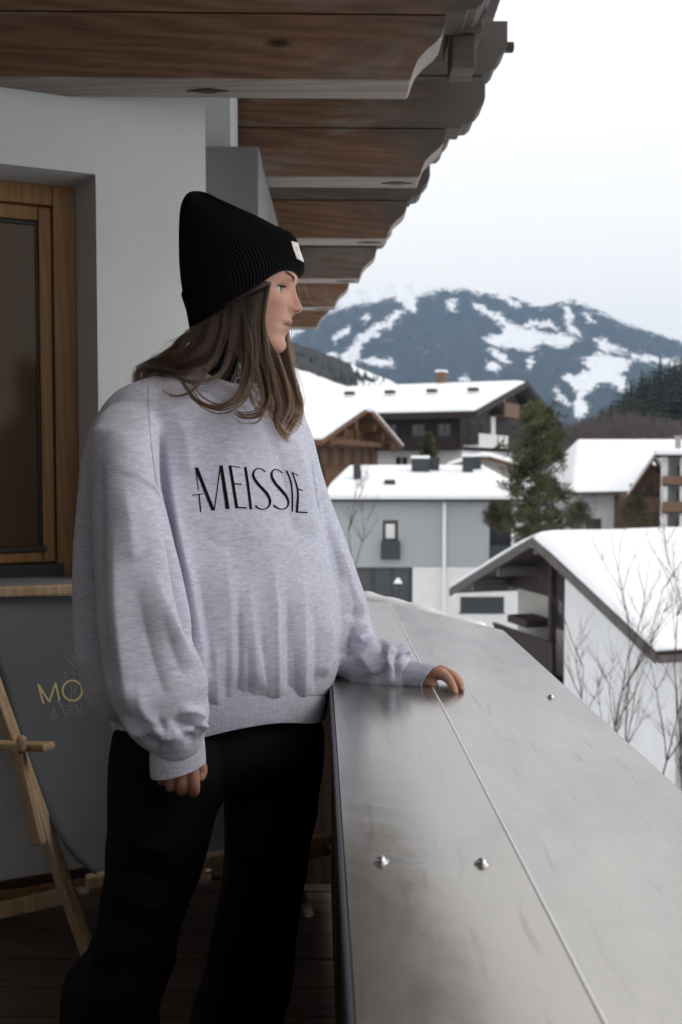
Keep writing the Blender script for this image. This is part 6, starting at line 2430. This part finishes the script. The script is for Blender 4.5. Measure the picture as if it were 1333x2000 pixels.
LOCKS = [  # guide points (px, py, Y), strands, spread at root / tip in metres, wave
    ([(380, 636, 1.80), (352, 676, 1.80), (316, 703, 1.80), (288, 716, 1.83), (276, 728, 1.90), (276, 790, 2.0)], 420, .008, .006, .002),
    ([(400, 626, 1.775), (384, 680, 1.765), (350, 708, 1.765), (314, 719, 1.78), (288, 728, 1.85), (280, 780, 1.97)], 560, .012, .008, .002),
    ([(425, 612, 1.760), (414, 668, 1.750), (386, 698, 1.745), (348, 714, 1.750), (308, 718, 1.785), (288, 732, 1.88)], 340, .012, .008, .003),
    ([(450, 600, 1.755), (444, 660, 1.748), (428, 710, 1.738), (402, 730, 1.722), (365, 735, 1.715), (328, 725, 1.75), (296, 730, 1.84)], 90, .012, .005, .003),
    ([(468, 592, 1.754), (486, 655, 1.748), (490, 715, 1.727), (470, 773, 1.690), (430, 797, 1.676), (388, 783, 1.676), (366, 756, 1.692), (352, 735, 1.73)], 170, .006, .0025, .002),
    ([(476, 592, 1.754), (493, 655, 1.748), (498, 715, 1.727), (478, 775, 1.690), (434, 802, 1.676), (392, 788, 1.676), (362, 750, 1.70)], 70, .005, .002, .003),
    ([(440, 604, 1.757), (432, 670, 1.752), (408, 722, 1.727), (382, 752, 1.700), (350, 760, 1.695), (325, 748, 1.71)], 45, .008, .004, .003),
    ([(505, 568, 1.752), (499, 640, 1.757), (504, 700, 1.745), (516, 750, 1.720), (521, 786, 1.696), (506, 812, 1.684), (478, 815, 1.680), (462, 806, 1.679)], 260, .008, .0025, .003),
    ([(522, 552, 1.758), (519, 618, 1.762), (522, 680, 1.755), (535, 740, 1.730), (545, 790, 1.705), (541, 822, 1.696), (552, 846, 1.692), (562, 856, 1.692)], 420, .007, .003, .004),
    ([(525, 556, 1.761), (519, 610, 1.765), (524, 660, 1.765), (541, 710, 1.750), (557, 760, 1.730), (561, 798, 1.712), (547, 824, 1.703), (537, 810, 1.70), (546, 792, 1.70)], 330, .006, .003, .004),
    ([(490, 576, 1.749), (485, 650, 1.752), (486, 700, 1.742), (496, 750, 1.717), (510, 785, 1.697), (528, 800, 1.69)], 230, .012, .006, .004),
    ([(516, 560, 1.755), (510, 640, 1.760), (514, 700, 1.745), (526, 750, 1.722), (530, 790, 1.70), (528, 812, 1.694)], 330, .010, .005, .004),
    ([(470, 590, 1.758), (468, 645, 1.757), (476, 680, 1.752), (490, 712, 1.742)], 140, .016, .010, .003),
    ([(420, 612, 1.768), (424, 650, 1.768), (430, 675, 1.765), (436, 690, 1.76)], 160, .016, .009, .003),
    ([(545, 585, 1.895), (552, 660, 1.885), (562, 712, 1.868), (574, 760, 1.842), (583, 798, 1.812), (574, 828, 1.795), (560, 850, 1.785)], 420, .009, .004, .004),
    ([(540, 590, 1.90), (545, 660, 1.89), (555, 720, 1.87), (568, 770, 1.84), (577, 802, 1.805), (560, 815, 1.785), (543, 802, 1.775), (548, 786, 1.772)], 320, .009, .004, .004),
    ([(535, 590, 1.90), (538, 680, 1.89), (546, 730, 1.86), (556, 780, 1.81), (566, 810, 1.785), (582, 826, 1.780)], 320, .010, .006, .004),
    ([(584, 543, 1.815), (591, 560, 1.81), (600, 580, 1.81), (607, 602, 1.81)], 4, .003, .004, .002),
    ([(583, 545, 1.82), (587, 560, 1.815), (592, 580, 1.81), (596, 604, 1.81)], 3, .003, .005, .002),
]
cA, cB = P(375, 646, YB), P(585, 543, YB)
cT0, cT1 = P(357, 577, YB), P(566, 457, YB)
cu = np.array((cB - cA).normalized())
cax = np.array((((cT0 + cT1) / 2) - ((cA + cB) / 2)).normalized())
cax = cax - cu * (cax @ cu)
cax /= np.linalg.norm(cax)
ccen = np.array((cA + cB) / 2)
chalf = (cB - cA).length / 2


def tuck(p, front, jit=0.0):
    """keep strands under the hat and off the face."""
    d = p - ccen
    h = d @ cax
    u = d @ cu - 0.02 * h
    y = d[:, 1]
    rho = np.sqrt((u / (chalf * 0.98)) ** 2 + (y / 0.0875) ** 2)
    lim = np.where(h > -0.006, 0.925, 9.0)
    k = np.where(rho > lim, lim / np.maximum(rho, 1e-6), 1.0)
    q = p.copy()
    q += ((k - 1) * u)[:, None] * cu
    q[:, 1] += (k - 1) * y
    px = proj(q)
    edge = np.interp(px[:, 1], [545, 555, 590, 620, 640, 660, 680, 700], [532, 531, 524, 520, 521, 527, 537, 560]) - 1.0 - jit * np.clip((px[:, 1] - 548) / 40, 0, 1)
    over = (px[:, 0] > edge) & (px[:, 1] > 540) & (px[:, 1] < 690) & (q[:, 1] < 1.835) & front
    q[over, 0] -= ((px[:, 0] - edge) * 1.8 / F)[over]
    return q


hg = bpy.data.hair_curves.new('hair')
allp, sizes, allr = [], [], []
rn = np.random.default_rng(5)
for guide, cnt, s0, s1, wave in LOCKS:
    if cnt > 10:
        g0 = guide[0]
        guide = [(g0[0] + 2, g0[1] - 26, g0[2] - 0.006 if g0[2] < 1.83 else g0[2])] + guide
    c = catmull([(*P(*q),) for q in guide], 6)
    L = len(c)
    t = np.linspace(0, 1, L)
    # clumps inside each lock
    ncl = max(1, cnt // 28)
    cl = rn.normal(0, 1, (ncl, 3))
    cph = rn.uniform(0, 6.28, (ncl, 3))
    for i in range(cnt):
        k = i % ncl
        off0 = (cl[k] * 0.85 + rn.normal(0, 0.45, 3))
        fly = 1.0 if rn.random() > 0.05 else rn.uniform(1.3, 2.0)
        tip = cl[k] * (0.9 + 0.3 * rn.random()) + rn.normal(0, 0.30, 3)
        sp = (s0 * (1 - t) + s1 * t)[:, None]
        off = (off0[None] * (1 - t)[:, None] + tip[None] * t[:, None]) * sp * fly
        off[:, 1] *= 0.6
        wv = wave * np.sin(t[:, None] * (5 + 2 * cl[k][0]) + cph[k][None]) * (t ** 1.3)[:, None]
        end = L if rn.random() > 0.45 else int(L * rn.uniform(0.78, 1.0))
        pts = tuck(c + off + wv, len(guide) > 5, abs(rn.normal(0, 4)))[:end]
        allp.append(pts)
        sizes.append(end)
        tt = np.linspace(0, 1, end)
        allr.append((1 if cnt > 10 else 0.4) * rn.uniform(.00016, .00030) * (1 - 0.75 * tt ** 2.5))
hg.add_curves(sizes)
hg.attributes['position'].data.foreach_set('vector', np.concatenate(allp).astype(np.float32).ravel())
ra = hg.attributes.get('radius') or hg.attributes.new('radius', 'FLOAT', 'POINT')
ra.data.foreach_set('value', np.concatenate(allr).astype(np.float32))
ho = bpy.data.objects.new('hair', hg)
hg.materials.append(hair_mat())
COL.objects.link(ho)
ho.parent = PERSON

# ------------------------------------------------ trousers and boots
M_TROUSER = Mat('black_trouser_cloth', (0.0055, 0.0055, 0.0066), 0.85, spec=0.10)
M_TROUSER.bump(M_TROUSER.noise(1500, M_TROUSER.co(), 2), 0.25, 0.0008)
M_TROUSER = M_TROUSER.m
TR = MB()
b_ = .095
leg1 = [(1400, 222, 440, b_, .04), (1440, 214, 442, b_, .02), (1500, 209, 438, b_, 0), (1560, 205, 430, b_, 0), (1600, 203, 413, b_, 0), (1700, 196, 391, .09, 0), (1750, 188, 373, .09, 0), (1800, 177, 351, .09, 0), (1850, 160, 338, .09, 0),
        (1880, 140, 335, .092, 0), (1910, 119, 322, .095, 0), (1950, 110, 308, .098, 0), (2000, 107, 300, .1, 0), (2100, 108, 292, .1, 0), (2250, 108, 286, .1, 0), (2385, 106, 282, .1, 0)]
leg2 = [(1380, 400, 612, .08, 0), (1420, 410, 630, b_, 0), (1500, 428, 634, b_, 0), (1560, 432, 627, b_, 0), (1650, 434, 612, .09, 0), (1700, 434, 603, .09, 0), (1750, 428, 592, .09, 0), (1800, 418, 580, .088, 0), (1840, 408, 574, .088, 0),
        (1880, 397, 573, .09, 0), (1920, 386, 566, .092, 0), (2000, 364, 545, .095, 0), (2100, 345, 530, .1, 0), (2210, 330, 520, .1, 0)]
TR.add(*ring_loft(dense(leg1, 4), 1.74, R(10), 48, 0.95, None, 300))
TR.add(*ring_loft(dense(leg2, 4), 1.92, R(10), 48, 0.95, None, 500))
TR.add(*ring_loft(dense([(1370, 250, 620, .10, 0), (1420, 222, 618, .11, 0), (1480, 218, 626, .115, 0), (1525, 235, 600, .09, 0)], 5), 1.83, R(22), 48, 0.95, None, 430))
tm = remesh(TR.mesh('trousers'), 0.006, 5, 0.6)
tm.name = 'trousers'
TF = [([(215, 1580), (270, 1640), (340, 1660)], .006, 14), ([(205, 1650), (250, 1700), (330, 1720)], -.006, 16), ([(200, 1700), (260, 1760), (340, 1770)], .006, 14), ([(190, 1760), (240, 1800), (320, 1815)], -.006, 14),
      ([(170, 1830), (220, 1850), (310, 1845)], .008, 16), ([(140, 1890), (200, 1900), (300, 1890)], -.008, 14), ([(125, 1920), (190, 1950), (280, 1930)], .007, 16), ([(370, 1600), (330, 1700), (300, 1800)], .005, 20),
      ([(440, 1640), (500, 1680), (580, 1670)], .005, 14), ([(430, 1760), (490, 1790), (570, 1780)], .006, 14), ([(400, 1860), (470, 1880), (560, 1860)], -.007, 14), ([(390, 1920), (450, 1940), (540, 1930)], .007, 16),
      ([(600, 1440), (590, 1540), (575, 1640)], .006, 18), ([(300, 1540), (260, 1600), (230, 1680)], -.004, 18)]
apply_folds(tm, TF, 1.15, 0.0048, 4.0)
link('trousers', tm, M_TROUSER, PERSON, smooth=True)
M_BOOT = plain('boot_leather', (0.012, 0.012, 0.013), 0.5)
for cxp, Yp in ((198, 1.74), (428, 1.92)):
    g = Vector((P(cxp, 2000, Yp).x, Yp, 0))
    bt = MB()
    bt.tube([g + Vector((-0.02, 0.03, 0.12)), g + Vector((-0.02, 0.03, 0.055)), g + Vector((0.03, 0.0, 0.046)), g + Vector((0.11, -0.06, 0.042)), g + Vector((0.17, -0.10, 0.036))], [0.05, 0.05, 0.046, 0.044, 0.035], 18)
    bt.build('boot', M_BOOT, PERSON, smooth=True)
    MB().prism([g + Vector((x, y, 0.001)) for x, y in ((-0.07, 0.02), (-0.03, -0.01), (0.10, -0.105), (0.17, -0.14), (0.205, -0.12), (0.20, -0.09), (0.12, -0.02), (0.0, 0.075), (-0.05, 0.08))], (0, 0, 0.016)).build('boot_sole', M_RUBBER, PERSON, bevel=0.003)
